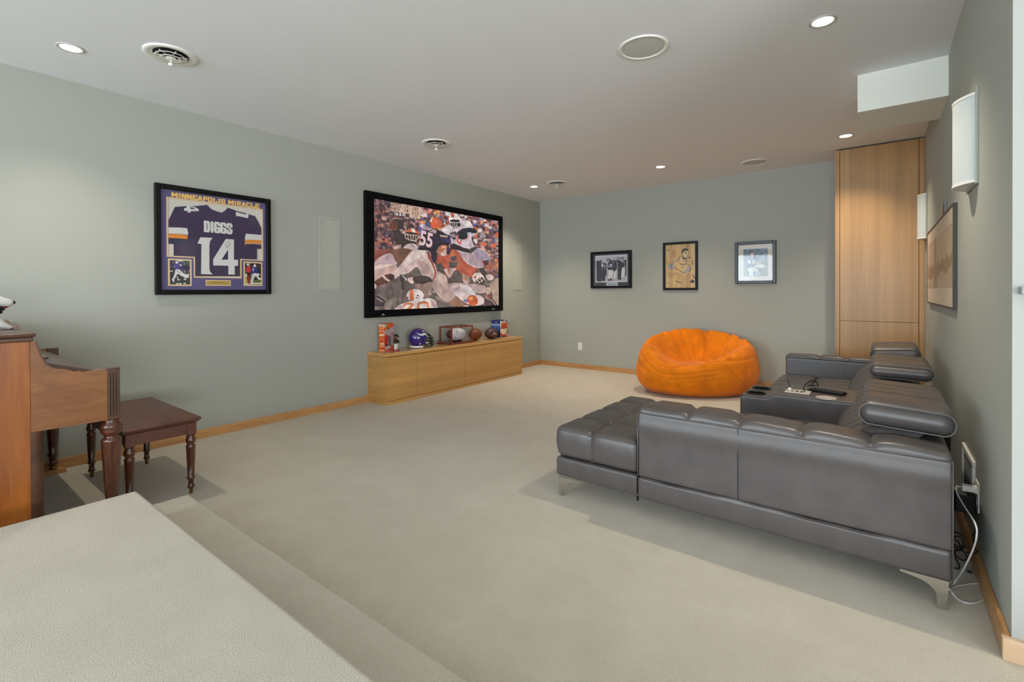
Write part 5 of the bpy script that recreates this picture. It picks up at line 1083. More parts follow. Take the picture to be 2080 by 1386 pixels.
def bobble():
    x, y = -4.300, 3.465; c = empty('bobblehead_figurine', (x, y, ZT)); M1, M2, M3 = mat('figurine_red', (150, 28, 26), .3), mat('figurine_white', (222, 218, 208), .4), mat('figurine_black', (18, 16, 18), .35); SK = mat('figurine_brown', (96, 52, 34), .4)
    obj('base', lathe(bm_(), [(.001, ZT), (.036, ZT), (.036, ZT+.010), (.031, ZT+.014), (.001, ZT+.014)], x, y, 28), M1, c, smooth=True)
    g = bm_(); [tube(g, [(x, y+d, ZT+.012), (x, y+d*.9, ZT+.045), (x, y+d*.6, ZT+.088)], .012, 10, rads=[.012, .013, .016]) for d in (-.012, .012)]; obj('trousers', g, M2, c, smooth='all')
    g = bm_(); ellipsoid(g, (x, y, ZT+.105), .020, .027, .026); [tube(g, [(x, y+d, ZT+.120), (x+.008, y+d*1.25, ZT+.100), (x+.018, y+d*.8, ZT+.086)], .008, 8, rads=[.010, .008, .006]) for d in (-.026, .026)]; obj('jersey', g, M3, c, smooth='all')
    g = bm_(); ellipsoid(g, (x, y, ZT+.152), .025, .026, .030, 20, 14, fn=lambda p, d: p+Vector((.004*max(0, d.x), 0, 0))); ellipsoid(g, (x+.026, y+.002, ZT+.150), .006, .005, .006, 8, 6); ellipsoid(g, (x+.006, y-.027, ZT+.152), .005, .003, .008, 8, 6); ellipsoid(g, (x+.006, y+.027, ZT+.152), .005, .003, .008, 8, 6); [ellipsoid(g, (x+.017, y+d, ZT+.088), .007, .007, .007, 8, 6) for d in (-.02, .02)]; obj('head', g, SK, c, smooth='all')
    g = bm_(); [ellipsoid(g, (x+.0255, y+d, ZT+.157), .002, .004, .003, 8, 6) for d in (-.010, .010)]; box(g, x+.024, x+.028, y-.008, y+.008, ZT+.135, ZT+.138); obj('eyes_and_smile', g, M2, c, smooth='all')
    g = bm_(); ellipsoid(g, (x-.001, y, ZT+.168), .028, .029, .022, 20, 12, fn=lambda p, d: Vector((p.x, p.y, max(p.z, -.004)))); prism(g, [(x+.015, y-.02, ZT+.165), (x+.050, y-.006, ZT+.162), (x+.052, y+.014, ZT+.162), (x+.015, y+.024, ZT+.165)], (0, 0, .003)); obj('cap', g, M3, c, smooth=True)
    tag(c, 'small bobblehead figurine in black cap and white trousers beside the orange carton', 'figurine')
bobble()
def helmet():
    x, y, z = -4.320, 3.815, ZT+.118; c = empty('football_helmet', (x, y, ZT)); rot = Matrix.Rotation(R(-18), 3, 'Z')
    def surf(u, v, k=1.0):       # u: angle from the front (+Y) round the +X side, v: latitude
        d = Vector((math.sin(u)*math.cos(v), math.cos(u)*math.cos(v), math.sin(v))); p = Vector((d.x*.098, d.y*.122, d.z*.115)); 
        if d.z < -.1: p.z = p.z*(1-.05); p.x *= .97
        if d.z < -.35: p.x *= 1.0; p.y *= 1+.10*(-.35-d.z)
        return p*k
    b = bm_(); n, m = 96, 56; G = []
    for i in range(m+1):
        v = math.pi/2-math.pi*.835*i/m; G.append([b.verts.new(rot@surf(2*math.pi*k/n, v)+Vector((x, y, z))) for k in range(n)])
    for i in range(m):
        for k in range(n):
            u = 2*math.pi*(k+.5)/n; u = min(u, 2*math.pi-u); v = math.pi/2-math.pi*.835*(i+.5)/m
            face_open = (u < .98-.30*max(0, v-.05)*2 and v < .30) or (u < 1.28 and v < -.42-.0)
            jaw = (u < 1.32 and v < -.30 and u > .9)
            if face_open and not (u > .80 and v < -.30 and v > -.78): continue
            ear = ((u-1.42)/.12)**2+((v+.22)/.14)**2 < 1
            if ear: continue
            b.faces.new((G[i][k], G[i][(k+1) % n], G[i+1][(k+1) % n], G[i+1][k]))
    bmesh.ops.delete(b, geom=[v for v in b.verts if not v.link_faces], context='VERTS'); bmesh.ops.recalc_face_normals(b, faces=b.faces[:])
    sh = obj('shell', b, mat('helmet_purple', (52, 28, 108), .26, spec=.6, coat=.6), c, smooth='all'); md = sh.modifiers.new('s', 'SOLIDIFY'); md.thickness = .006; md.offset = -1
    g = ellipsoid(bm_(), (0, 0, 0), .088, .106, .100, 32, 20); bmesh.ops.delete(g, geom=[v for v in g.verts if v.co.y > .045 and v.co.z < .055 or v.co.z < -.092], context='VERTS')
    for v in g.verts: v.co = rot@v.co+Vector((x, y, z))
    ln = obj('padding', g, mat('helmet_padding', (30, 28, 32), .8), c, smooth='all'); md = ln.modifiers.new('s', 'SOLIDIFY'); md.thickness = .012
    # horn decal, both sides
    cr = [(2.15, .62), (1.8, .42), (1.5, .38), (1.18, .46), (.98, .36), (.90, .20), (.86, .04)]; wd = [.012, .07, .115, .135, .13, .10, .03]
    up = spline([(a, b_+w, 0) for (a, b_), w in zip(cr, wd)], 6); lo = spline([(a+.0, b_-w*.9, 0) for (a, b_), w in zip(cr, wd)], 6)
    for sgn in (1, -1):
        g = bm_(); prev = None
        for p, q in zip(up, lo):
            ring_ = []
            for t in (0, .25, .5, .75, 1): uu, vv = p.x*(1-t)+q.x*t, p.y*(1-t)+q.y*t; ring_.append(g.verts.new(rot@surf(sgn*uu, vv, 1.008)+Vector((x, y, z))))
            if prev:
                for i in range(4): g.faces.new((prev[i], ring_[i], ring_[i+1], prev[i+1]))
            prev = ring_
        h = obj('horn', g, mat('helmet_white', (220, 220, 212), .3), c, smooth='all'); md = h.modifiers.new('s', 'SOLIDIFY'); md.thickness = .0015; md.offset = 1
    TR = lambda pts: [rot@Vector(p)+Vector((x, y, z)) for p in pts]
    # neck bumper at the lower rear, chin strap, snap
    g = bm_(); tube(g, TR(spline([(.084*math.sin(u), .094*math.cos(u), -.098) for u in np.linspace(R(80), R(280), 12)], 4)), .015, 10); obj('neck_bumper', g, mat('helmet_white_bumper', (214, 214, 206), .4), c, smooth='all')
    g = bm_(); ellipsoid(g, TR([(.094, -.022, -.062)])[0], .004, .012, .008, 12, 8); obj('snap', g, M_WHITE, c, smooth='all')
    g = bm_(); tube(g, TR(spline([(.080, .06, -.050), (.06, .118, -.085), (0, .140, -.092), (-.06, .118, -.085), (-.08, .06, -.05)], 5)), .011, 8); obj('chin_strap', g, mat('chin_strap_white', (208, 206, 200), .5), c, smooth='all')
    for zz, yy, w in ((-.012, .172, .050), (-.045, .176, .048), (-.080, .168, .046), (-.104, .152, .042)):
        g = bm_(); tube(g, TR(spline([(.084, .062, zz*.55-.004), (.082, .12, zz), (w, yy-.012, zz), (0, yy, zz), (-w, yy-.012, zz), (-.082, .12, zz), (-.084, .062, zz*.55-.004)], 6)), .0042, 8); obj('mask_bar', g, M_BLACK, c, smooth='all')
    for sx_ in (-.046, 0, .046):
        g = bm_(); tube(g, TR(spline([(sx_*.8, .100, .052), (sx_, .142, .020), (sx_, .168-.2*abs(sx_)*.3, -.03), (sx_, .166-.06*abs(sx_), -.08), (sx_*.9, .150, -.104)], 6)), .0042, 8); obj('mask_bar', g, M_BLACK, c, smooth='all')
    for sx_ in (-.083, .083):
        g = bm_(); tube(g, TR(spline([(sx_*.86, .085, .045), (sx_, .112, .01), (sx_, .122, -.05), (sx_*.8, .125, -.10)], 6)), .0042, 8); obj('mask_bar', g, M_BLACK, c, smooth='all')
    tag(c, 'purple football helmet with white horns and black face mask on the low cabinet', 'helmet')
helmet()
def football(loc, ln, rad, ang, m, name_label, laces=True, sign=None, panel=None, tilt=0, roll=0):
    """ln half length along local Y"""
    x, y = loc; z = ZT+rad if not isinstance(name_label, tuple) else name_label[1]; label = name_label if isinstance(name_label, str) else name_label[0]
    rot = Matrix.Rotation(ang, 3, 'Z')@Matrix.Rotation(tilt, 3, 'X')@Matrix.Rotation(roll, 3, 'Y'); C_ = Vector((x, y, z)); c = empty('football', (x, y, z-rad))
    def P(t, a, k=1.0): r = rad*(max(0, 1-t*t))**.62; return rot@Vector((r*k*math.cos(a), t*ln, r*k*math.sin(a)))+C_
    b = bm_(); n, mm = 32, 28; G = [[b.verts.new(P(math.sin(math.pi/2*(-1+2*i/mm))*.9995, 2*math.pi*k/n)) for k in range(n)] for i in range(mm+1)]
    for i in range(mm):
        for k in range(n):
            f = b.faces.new((G[i][k], G[i][(k+1) % n], G[i+1][(k+1) % n], G[i+1][k]))
            if panel and panel(i/mm*2-1, 2*math.pi*(k+.5)/n): f.material_index = 1
    b.faces.new(G[0]); b.faces.new(G[-1][::-1]); obj('leather', b, m, c, smooth='all')
    g = bm_()
    for a in (0, math.pi/2, math.pi, 3*math.pi/2): tube(g, [P(t, a, 1.0) for t in np.linspace(-.98, .98, 24)], .0009, 5)
    obj('panel_seams', g, mat('ball_seam', (40, 22, 16), .7), c)
    if laces:
        g = bm_(); tube(g, [P(t, math.pi/2, 1.01) for t in np.linspace(-.3, .3, 10)], .0022, 6)
        for t in np.linspace(-.3, .3, 8): tube(g, [P(t, math.pi/2+d, 1.015) for d in (-.16, 0, .16)], .0022, 6)
        obj('laces', g, M_WHITE, c)
    if sign: sign(P, c)
    return tag(c, label, 'football')
def sign_panel(P, c):
    r = random.Random(12); g = bm_(); g2 = bm_()
    for i in range(34):
        t = r.uniform(-.35, .9); a = r.uniform(-.75, .7); pts = []
        for k in range(6): pts.append(P(min(.93, t+k*.022+r.uniform(-.012, .012)), a+r.uniform(-.07, .07), 1.006))
        tube(g if i % 4 else g2, spline(pts, 3), .0011, 4)
    obj('signatures', join(g, g2), mat('ink_blue_black', (50, 52, 66), .6), c)
M_BALLB = mat('football_brown', (116, 58, 26), .5, bump=.5, bscale=700); M_BALLD = mat('football_dark_brown', (70, 34, 28), .42, bump=.5, bscale=700)
# display case
def case():
    p = [onp(2, ZT, *q) for q in ((893, 696.5), (924, 699.8), (962, 693.5))]; x0, x1, y0, y1 = -4.455, -4.240, 4.285, 4.680; zb = ZT+.016; H = .205
    c = empty('display_case', ((x0+x1)/2, (y0+y1)/2, ZT)); MW = mat('cherry_wood', (128, 44, 22), .3, coat=.5)
    g = bx(x0-.026, x1+.026, y0-.026, y1+.026, ZT, ZT+.010, .003, 2); box(g, x0-.016, x1+.016, y0-.016, y1+.016, ZT+.010, zb, .003, 2); obj('base_board', g, MW, c); w = .015
    for xx, yy in ((x0, y0), (x1-w, y0), (x0, y1-w), (x1-w, y1-w)): obj('corner_post', bx(xx, xx+w, yy, yy+w, zb, zb+H-w, .001, 1), MW, c)
    for q in ((x0, x0+w, y0, y1), (x1-w, x1, y0, y1), (x0+w, x1-w, y0, y0+w), (x0+w, x1-w, y1-w, y1)): obj('top_rail', bx(*q, zb+H-w, zb+H, .001, 1), MW, c)
    t = .002
    for q in ((x0+.006, x0+.006+t, y0+w, y1-w), (x1-.006-t, x1-.006, y0+w, y1-w), (x0+w, x1-w, y0+.006, y0+.006+t), (x0+w, x1-w, y1-.006-t, y1-.006)): obj('glass_pane', bx(*q, zb, zb+H-w), M_GLASSC, c)
    obj('glass_pane', bx(x0+w, x1-w, y0+w, y1-w, zb+H-.008, zb+H-.006), M_GLASSC, c)
    g = bm_(); yc = (y0+y1)/2
    for yy in (yc-.05, yc+.05): box(g, -4.40, -4.31, yy-.006, yy+.006, zb, zb+.018, .002, 1)
    obj('ball_stand', g, M_BLACK, c)
    tag(c, 'cherry-framed glass display case holding a signed ball on the low cabinet', 'display case')
    b = football((-4.352, yc), .138, .083, R(-25), [mat('football_white_panel', (216, 214, 216), .45, bump=.15, bscale=500), mat('football_maroon', (74, 26, 28), .5)], ('white signed football inside the glass display case', zb+.018+.080), False, sign_panel, lambda t, a: (math.cos(a) < .55 and False) or t < -.46 or (math.cos(a) < -.2), 0, 0)
case()
football((-4.385, 4.885), .132, .080, R(12), M_BALLB, 'plain brown football just right of the glass display case', tilt=0, roll=R(-90))
def sg(P, c):
    g = bm_()
    for pts in ([(-.1, -.30), (.1, .05), (.22, .42), (.25, .1), (.16, -.25)], [(.22, -.2), (.36, .1), (.44, .22), (.42, -.05), (.36, -.2)], [(.42, -.22), (.52, .05), (.62, .0), (.55, -.2)]):
        tube(g, [P(q.x*1.0-.55, q.y-math.pi/2, 1.006) for q in spline([(a, b_, 0) for a, b_ in pts], 5)], .0016, 5)
    obj('signature', g, mat('silver_ink', (200, 190, 180), .4), c)
football((-4.320, 5.150), .132, .076, R(6), M_BALLD, 'dark brown football with a silver signature beside the basketball box', True, sg, roll=R(-90))
def bbox():
    A = Vector((-4.452, 5.315, ZT)); B_ = Vector((-4.352, 5.43, ZT)); D = Vector((-4.50, 5.59, ZT)); s = B_-A; f = Vector((-.115, .20, 0)); H = .245
    A = Vector((-4.475, 5.34, ZT)); B_ = Vector((-4.335, 5.365, ZT)); s = B_-A; f = Vector((-.03, .225, 0))
    c = empty('basketball_box', B_); g = bm_(); prism(g, [A, B_, B_+f, A+f], (0, 0, H)); obj('carton', g, mat('carton_navy', (24, 44, 96), .45), c)
    def side(v, r):
        v.im[:] = (38, 66, 138); v.poly([(0, 0), (1, 0), (1, .2), (0, .2)], (26, 44, 110)); v.poly([(.08, .25), (1, .25), (1, .4), (.08, .4)], (44, 70, 140)); v.poly([(.1, .32), (.9, .3), (.9, .6), (.1, .62)], (66, 110, 176)); v.poly([(.6, .7), (1, .65), (1, 1), (.5, 1)], (20, 34, 80))
        v.poly([(.42, .16), (.56, .1), (.62, .12), (.56, .17)], (240, 240, 244))
    def front(v, r):
        v.im[:] = (216, 218, 224)
        for q in (((.1, .02), (.9, .1)), ((.8, .05), (1, .3)), ((.9, .5), (1, .85)), ((.75, .85), (1, .7)), ((.05, .1), (.2, .0))): v.line(list(q), .07, (26, 30, 60))
        v.ell(.1, .12, .09, .07, (236, 236, 240)); v.poly([(0, .8), (.3, .95), (.3, 1), (0, 1)], (120, 124, 140)); v.poly([(.2, .88), (.7, .92), (1, .8), (1, 1), (.2, 1)], (40, 34, 50)); v.poly([(0, .72), (.4, .85), (.8, .82), (.9, .88), (.5, .95), (0, .86)], (196, 60, 44)); v.ell(.85, .9, .12, .05, (240, 200, 200))
        v.ell(.5, .43, .42, .38, (236, 226, 200)); v.poly([(.09, .40), (.12, .28), (.22, .16), (.5, .14), (.78, .16), (.9, .3), (.92, .5), (.08, .5)], (206, 86, 48), smooth=True); v.line([(.08, .5), (.92, .5)], .02, (60, 30, 30)); v.line([(.5, .06), (.52, .5)], .012, (120, 50, 36)); v.line([(.16, .2), (.4, .36), (.45, .5)], .012, (120, 50, 36)); v.poly([(.28, .72), (.7, .72), (.6, .8), (.4, .8)], (244, 180, 120))
        v.line([(.42, .52), (.42, .66), (.5, .66)], .02, (60, 60, 70)); v.ell(.62, .6, .06, .04, (120, 110, 96)); v.line([(.85, .56), (.7, .8)], .05, (40, 36, 44)); v.line([(.08, .56), (.2, .78)], .03, (200, 80, 50))
        for k in range(3): v.line([(.3+k*.13, .44), (.34+k*.13, .34), (.4+k*.13, .44)], .03, (60, 26, 26))
    up = Vector((0, 0, H)); sp = boxprint('side_print', A+up+Vector((.0001, -.0008, 0)), s, -up, 30, 56, side, PB, c); boxprint('front_print', B_+up+Vector((.0008, .0001, 0)), f, -up, 56, 56, front, PB, c)
    xd = s.normalized(); obj('side_lettering', text_bm('SPALDING', .034, (A+B_)/2+Vector((.0002, -.002, H*.74)), xd, (0, 0, 1), .01, .0006), mat('carton_white_ink', (236, 236, 240), .5), sp)
    tag(c, 'blue box picturing a red and white basketball, right end of the low cabinet', 'box')
bbox()

# ================================================================== PIANO
def piano():
    XN, XW = -3.0, -4.46; c = empty('upright_piano', (-3.73, .3, 0)); yb, yf = -.16, .385
    obj('side_panel', bx(XN-.030, XN, yb, yf, .0, 1.006, .002, 1), M_PIANO, c); obj('side_panel', bx(XW, XW+.030, yb, yf, 0, 1.006, .002, 1), M_PIANO, c)
    obj('back_panel', bx(XW+.03, XN-.03, yb, yb+.03, .02, 1.0), M_PIANOD, c)
    g = bm_()
    for i in range(7): a = math.pi/2*i/6
    # lower front board with rounded stile
    obj('front_board', bx(XW+.03, XN-.03, .355, .380, .06, .60), M_PIANOD, c)
    def stile(x0, x1):
        pts = [(x0, .375, .0)]+[(x0, .395, .0)]; pts = [(x0, .36, 0), (x1, .36, 0)]+[(x1-.028*(1-math.cos(a)), .395+.034*math.sin(a), 0) for a in np.linspace(0, math.pi/2, 7)]+[(x0, .429, 0)]
        return prism(bm_(), pts, (0, 0, .60))
    obj('front_stile', stile(XN-.09, XN-.001), M_PIANOD, c, smooth=True)
    g = stile(XN-.09, XN-.001)
    for v in g.verts: v.co.x = XW+XN-v.co.x
    bmesh.ops.reverse_faces(g, faces=g.faces[:]); obj('front_stile', g, M_PIANOD, c, smooth=True)
    # lid with moulded edge
    L0, L1 = XW-.012, XN+.012
    obj('lid_moulding', bx(L0+.006, L1-.004, yb-.01, .394, 1.006, 1.024, .004, 2), M_PIANOD, c); obj('lid', bx(L0, L1, yb-.02, .402, 1.024, 1.042, .006, 3), M_PIANOD, c, smooth=True)
    # arm with its scroll, solid cheek
    ar = [(yf, .599), (.651, .597), (.651, .848), (.560, .845), (.552, .852), (.535, .850), (.500, .868), (.470, .872), (.450, .882), (.432, .902), (.418, .935), (.408, .970), (.402, 1.004), (yf, 1.004)]
    for xa in (XN-.034, XW): obj('cheek', prism(bm_(), [(xa, y, z) for y, z in ar], (.034, 0, 0)), M_PIANOH, c)
    g = bm_(); tube(g, [(XN-.002, yf, .850), (XN-.002, .56, .846)], .002, 4); obj('inlay_line', g, M_PIANOD, c)
    # scroll cap, darker, along the curve, both ends
    for xa, xb in ((XN-.036, XN+.003), (XW-.003, XW+.036)):
        g = bm_(); cu = ar[7:13]
        for (ya, za), (yb_, zb_) in zip(cu[:-1], cu[1:]):
            d = Vector((0, yb_-ya, zb_-za)).normalized(); nn = Vector((0, -d.z, d.y))*-.006; prism(g, [(xa, ya, za), (xa, yb_, zb_), (xa, yb_+abs(nn.y), zb_+abs(nn.z)), (xa, ya+abs(nn.y), za+abs(nn.z))], (xb-xa, 0, 0))
        obj('scroll_cap', g, M_PIANOD, c)
    # key bed, closed fallboard, music desk and key slip
    obj('key_bed', bx(XW+.034, XN-.034, yf, .690, .600, .640, .003, 1), M_PIANOD, c)
    g = prism(bm_(), [(XW+.034, .43, .905), (XW+.034, .64, .835), (XW+.034, .66, .815), (XW+.034, .66, .640), (XW+.034, .64, .640), (XW+.034, .64, .80), (XW+.034, .43, .875)], (XN-XW-.068, 0, 0)); obj('fallboard', g, M_PIANOD, c)
    obj('upper_panel', prism(bm_(), [(XW+.034, .36, .87), (XW+.034, .43, .87), (XW+.034, .385, 1.005), (XW+.034, .36, 1.005)], (XN-XW-.068, 0, 0)), M_PIANOD, c)
    obj('desk_ledge', bx(XW+.20, XN-.20, .425, .475, .900, .912, .004, 2), M_LEGW, c)
    # fluted posts
    def post(x0):
        p = bx(x0, x0+.056, .649, .702, .597, .846, .003, 2); b = obj('arm_post', p, M_PIANOD, c)
        obj('post_cap', bx(x0-.002, x0+.058, .647, .704, .843, .850, .002, 1), M_PIANOD, b)
        for y in (.664, .6755, .687):
            g = bm_(); xx = x0+.056 if x0 > -3.5 else x0
            for ya, yb2 in ((y-.0038, y-.0026), (y+.0026, y+.0038)): box(g, xx-.001, xx+.0022, ya, yb2, .615, .830, .0005, 1)
            box(g, xx-.001, xx+.0022, y-.0038, y+.0038, .828, .831); box(g, xx-.001, xx+.0022, y-.0038, y+.0038, .614, .617); box(g, xx-.0004, xx+.0004, y-.0026, y+.0026, .617, .828, mi=0)
            obj('flute', g, M_PIANOD, b)
            for k in range(1): obj('flute_groove', bx(xx-.0004, xx+.0006, y-.0026, y+.0026, .617, .828), M_DARKGAP, b)
        for x in (x0+.014, x0+.028, x0+.042): obj('flute_groove', bx(x-.003, x+.003, .7015, .7025, .617, .828), M_DARKGAP, b)
    post(XN-.056); post(XW)
    # turned legs
    def leg(x, y):
        pr = [(.030, .597), (.034, .592), (.030, .586), (.036, .578), (.044, .566), (.045, .556), (.041, .548), (.044, .540), (.040, .528), (.030, .517), (.027, .510), (.034, .502), (.0415, .495), (.041, .486), (.037, .40), (.032, .30), (.026, .20), (.022, .14), (.028, .132), (.028, .126), (.021, .120), (.020, .075), (.025, .070), (.025, .064), (.017, .058), (.016, .034)]
        l = obj('leg', lathe(bm_(), pr[::-1], x, y, 48, flutes=8, fl=(.15, .49), fd=.09), M_LEGW, c, smooth='all'); obj('ferrule', lathe(bm_(), [(.014, .030), (.017, .034), (.017, .052), (.015, .055)], x, y, 20), M_BRASS, l, smooth=True)
    leg(XN-.030, .673); leg(XW+.030, .673)
    for xx in (XN-.030, XW+.030):
        g = bx(xx-.032, xx+.032, .40, .60, .0, .028, .003, 1); prism(g, [(xx-.032, .60, 0), (xx-.032, .735, 0), (xx-.032, .735, .018), (xx-.032, .70, .030), (xx-.032, .60, .030)], (.064, 0, 0)); obj('foot_runner', g, M_PIANOD if xx > -4 else M_MAPLEBX, c)
    g = bm_()
    for x in (-3.83, -3.73, -3.63): box(g, x-.012, x+.012, .38, .46, .03, .042, .003, 1)
    obj('pedals', g, M_BRASS, c)
    tag(c, 'brown walnut upright piano seen from its side at the left edge', 'piano')
piano()

# ================================================================== PIANO BENCH
def bench():
    x0, x1, y0, y1, zt = -4.170, -3.305, .795, 1.140, .466; c = empty('piano_bench', ((x0+x1)/2, (y0+y1)/2, 0))
    def og(p, n): return p
    b = bx(x0-.022, x1+.022, y0-.022, y1+.022, zt-.020, zt, .007, 3); obj('top', b, M_BENCH, c, smooth=True)
    obj('top_moulding', bx(x0-.012, x1+.012, y0-.012, y1+.012, zt-.030, zt-.020, .003, 2), M_LEGW, c)
    za, zb = zt-.108, zt-.036; t = .018
    obj('apron', bx(x0+.045, x1-.045, y0, y0+t, za+.012, zb), M_BENCH, c); obj('apron', bx(x0+.045, x1-.045, y1-t, y1, za+.012, zb), M_BENCH, c)
    obj('apron', bx(x1-t-.004, x1-.004, y0+.045, y1-.045, za+.008, zb), M_BENCH, c); obj('apron', bx(x0+.004, x0+t+.004, y0+.045, y1-.045, za+.008, zb), M_BENCH, c)
    pr = [(.018, .357), (.023, .351), (.020, .345), (.025, .336), (.027, .326), (.026, .316), (.022, .306), (.017, .301), (.022, .295), (.0255, .290), (.025, .283), (.022, .20), (.0165, .105), (.022, .099), (.022, .092), (.0155, .087), (.0145, .050), (.020, .046), (.020, .040), (.013, .035), (.012, .026)]
    for xx, yy in ((x0+.022, y0+.022), (x1-.022, y0+.022), (x0+.022, y1-.022), (x1-.022, y1-.022)):
        obj('corner_block', bx(xx-.0235, xx+.0235, yy-.0235, yy+.0235, za, zb+.002, .002, 1), M_BENCH, c)
        l = obj('leg', lathe(bm_(), pr[::-1], xx, yy, 40, flutes=8, fl=(.11, .285), fd=.08), M_LEGW, c, smooth='all'); obj('ferrule', lathe(bm_(), [(.009, .0), (.0095, .024), (.013, .028), (.013, .034)], xx, yy, 16), M_BRASS, l, smooth=True)
    tag(c, 'dark wooden piano bench with turned fluted legs by the left wall', 'bench')
bench()

# ================================================================== DOG AND CARVING ON THE PIANO
def dog():
    Z = 1.042; x = -3.42; M1 = mat('dog_white_gloss', (224, 222, 216), .35, coat=.3); MK = mat('dog_black', (16, 15, 15), .4); MR = mat('dog_red_mouth', (168, 24, 40), .4)
    c = empty('dog_figurine', (x, .2, Z)); S = lambda y, z: Vector((x, y+.018, Z+z))
    # head long axis along +Y (towards the keys); body behind
    g = bm_()
    def sk(pts): tube(g, [S(*p[:2])+Vector((p[3] if len(p) > 3 else 0, 0, 0)) for p in pts], 0, 20, rads=[p[2] for p in pts])
    obj('body', (lambda: (sk([(.02, .10, .02), (.03, .10, .055), (.10, .095, .068), (.17, .088, .066), (.22, .095, .055), (.265, .125, .042), (.285, .150, .036)]), g)[1])(), M1, c, smooth='all')
    g = bm_()
    tube(g, [S(y, z) for y, z in ((.215, .128), (.235, .136), (.262, .143), (.295, .141), (.325, .134), (.350, .130), (.362, .127))], 0, 20, rads=[.012, .030, .037, .033, .025, .019, .010]); 
    h = obj('head', g, M1, c, smooth='all')
    g = bm_(); tube(g, [S(y, z) for y, z in ((.270, .116), (.300, .104), (.325, .100), (.340, .101))], 0, 14, rads=[.020, .017, .012, .006]); obj('lower_jaw', g, M1, h, smooth='all')
    g = bm_(); tube(g, [S(y, z) for y, z in ((.275, .118), (.305, .114), (.335, .115), (.345, .118))], 0, 12, rads=[.015, .0165, .0125, .008]); obj('mouth', g, MR, h, smooth='all')
    g = bm_(); ellipsoid(g, S(.364, .133), .010, .007, .009, 14, 10); obj('nose', g, MK, h, smooth='all')
    for sx_ in (-1, 1):
        g = bm_(); ellipsoid(g, S(.292, .152)+Vector((sx_*.026, 0, 0)), .006, .007, .006, 12, 8); obj('eye', g, MK, h, smooth='all')
        g = bm_(); tube(g, [S(.248, .165)+Vector((sx_*.022, 0, 0)), S(.240, .195)+Vector((sx_*.028, 0, 0)), S(.236, .212)+Vector((sx_*.030, 0, 0))], 0, 10, rads=[.016, .010, .002]); obj('ear', g, M1, h, smooth='all')
    g = bm_(); rg = [S(.268+.0*a, .100) for a in (0,)]
    for k, (yy, zz) in enumerate(((.300, .114), (.292, .098))):
        pts = []
        for i in range(25): a = 2*math.pi*i/24; pts.append(S(yy+.034*math.cos(a)*.75, zz+.020*math.cos(a)*-.6)+Vector((.042*math.sin(a), 0, 0)))
        tube(g, pts, .009, 8, caps=False)
    obj('collar', g, mat('dog_collar', (22, 24, 26), .8), c, smooth='all')
    for sx_ in (-.028, .028):
        g = bm_(); tube(g, [S(.270, .105)+Vector((sx_, 0, 0)), S(.290, .060)+Vector((sx_, 0, 0)), S(.318, .026)+Vector((sx_*1.1, 0, 0)), S(.345, .011)+Vector((sx_*1.1, 0, 0)), S(.358, .009)+Vector((sx_*1.1, 0, 0))], 0, 12, rads=[.034, .026, .018, .011, .006]); obj('front_leg', g, M1, c, smooth='all')
        g = bm_(); tube(g, [S(.06, .075)+Vector((sx_*1.6, 0, 0)), S(.09, .035)+Vector((sx_*1.8, 0, 0)), S(.07, .014)+Vector((sx_*1.8, 0, 0)), S(.13, .010)+Vector((sx_*1.8, 0, 0))], 0, 12, rads=[.040, .028, .014, .009]); obj('hind_leg', g, M1, c, smooth='all')
    g = bm_(); tube(g, spline([S(.03, .11), S(-.01, .13), S(-.02, .17)], 5), 0, 8, rads=[.012]*5+[.010]*5+[.004]); obj('tail', g, M1, c, smooth='all')
    tag(c, 'white dog figurine with black collar and open red mouth on top of the piano', 'figurine')
dog()
def carving():
    Z = 1.042; c = empty('wood_carving', (-3.75, .36, Z)); m = wood('carving_brown', (112, 78, 48), (78, 50, 30), (3, 3, 1), .4, 8, .3)
    for x0_, x1_, h in ((-3.93, -3.78, .030), (-3.80, -3.62, .036), (-3.60, -3.34, .030)):
        P_ = [Vector(p) for p in [(x0_, .372, Z), (x1_, .372, Z), (x1_-.02, .372, Z+.008), (x0_+(x1_-x0_)*.55, .372, Z+h*.8), (x0_+(x1_-x0_)*.25, .372, Z+h), (x0_+.02, .372, Z+h*.85)]]
        g = prism(bm_(), P_, (0, .026, 0)); bmesh.ops.bevel(g, geom=g.edges[:], offset=.003, segments=2, affect='EDGES'); obj('carved_lobe', g, m, c, smooth=True)
    tag(c, 'low brown carved wooden ornament on the piano behind the dog', 'ornament')
carving()

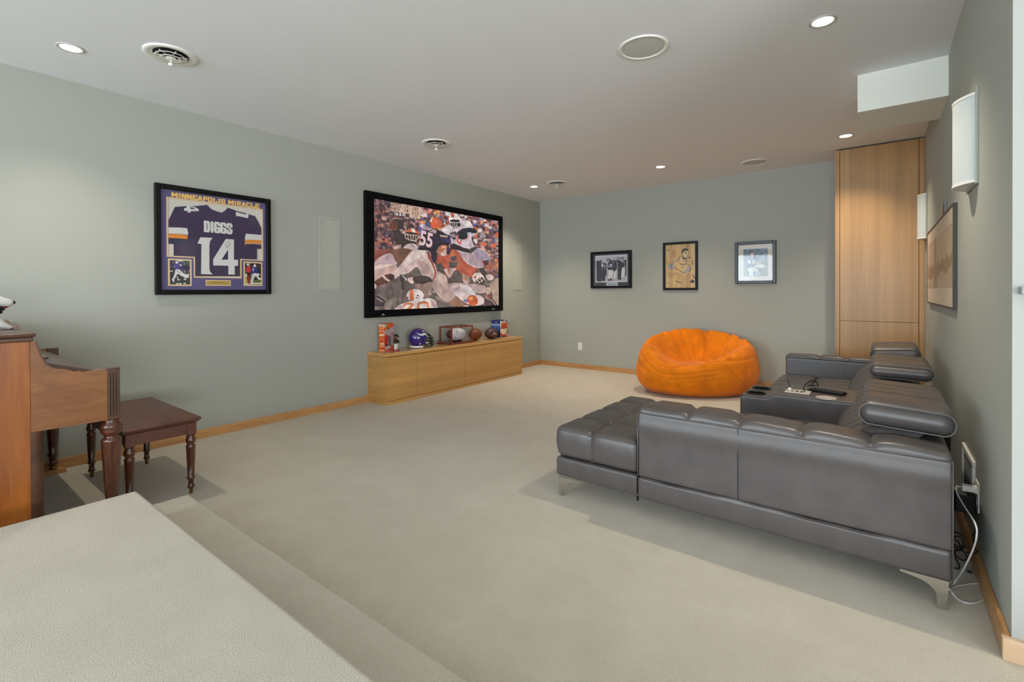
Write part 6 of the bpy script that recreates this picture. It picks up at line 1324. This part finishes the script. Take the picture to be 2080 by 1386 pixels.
# ================================================================== CHARGERS AND CABLES BEHIND THE SOFA
OX = XR-.009
def white_cable():
    c = empty('white_charger_cable', (OX, 2.93, .33)); obj('adapter', bx(OX-.045, OX, 2.912, 2.948, .322, .348, .004, 2), M_WHITE, c)
    P0 = Vector((OX-.045, 2.93, .335)); q = lambda X_, a, b: onp(0, X_, a, b); fl = lambda a, b, z=.004: onp(2, z, a, b)
    pts = [P0, P0+Vector((-.02, -.01, .002)), q(.262, 1943, 986), q(.258, 1943, 1000), q(.27, 1958, 1028), q(.285, 1980, 1062), q(.29, 1984, 1088), q(.285, 1975, 1120), q(.262, 1955, 1160), q(.245, 1938, 1185), fl(1932, 1200, .02), fl(1945, 1217), fl(1968, 1226), fl(1992, 1222), fl(2008, 1208), fl(2013, 1198), fl(2004, 1189), fl(1980, 1186), fl(1950, 1190), fl(1932, 1196, .012)]
    g = bm_(); tube(g, spline(pts, 8), .0030, 8); obj('cord', g, M_WCORD, c, smooth='all'); e = fl(1927, 1197, .010)
    obj('connector', bx(e.x-.018, e.x+.006, e.y-.005, e.y+.005, .006, .014, .002, 1), M_WHITE, c)
    tag(c, 'white charger and cable looping to the carpet beside the sofa', 'cable')
white_cable()
def black_adapter():
    c = empty('black_power_adapter', (OX, 2.92, .27)); obj('adapter', bx(OX-.070, OX, 2.895, 2.960, .232, .310, .005, 2), M_BLACK, c); obj('top_label', bx(OX-.060, OX-.030, 2.900, 2.955, .310, .3106), mat('adapter_label', (150, 150, 150), .5), c)
    q = lambda X_, a, b: onp(0, X_, a, b); fl = lambda a, b, z=.004: onp(2, z, a, b)
    P0 = Vector((OX-.03, 2.90, .235)); pts = [P0, q(.325, 1983, 1068), q(.322, 1977, 1090), q(.320, 1980, 1112), q(.318, 1985, 1122), q(.312, 1978, 1124), fl(1965, 1123), fl(1948, 1118), fl(1937, 1110)]
    g = bm_(); tube(g, spline(pts, 8), .0028, 8)
    for pts in ([(1936, 1080), (1950, 1085), (1960, 1096), (1962, 1108), (1950, 1117), (1938, 1120)], [(1936, 1092), (1948, 1090), (1957, 1104), (1950, 1112), (1937, 1106)], [(1937, 1096), (1946, 1100), (1952, 1112), (1962, 1128), (1966, 1136), (1955, 1138), (1940, 1128), (1937, 1122)], [(1938, 1118), (1942, 1135), (1949, 1150), (1946, 1156), (1938, 1154)]):
        tube(g, spline([fl(a, b_, .004+.004*(i % 2)) for i, (a, b_) in enumerate(pts)], 6), .0024, 6)
    obj('cord', g, M_BLACK, c, smooth='all'); e1, e2 = fl(1964, 1160, .006), fl(1975, 1164, .006); g = bm_(); tube(g, [e1, (e1+e2)/2, e2], .004, 8, rads=[.003, .006, .004]); obj('barrel_plug', g, M_BLACK, c)
    tag(c, 'black power adapter and tangled black cords behind the sofa', 'adapter')
black_adapter()
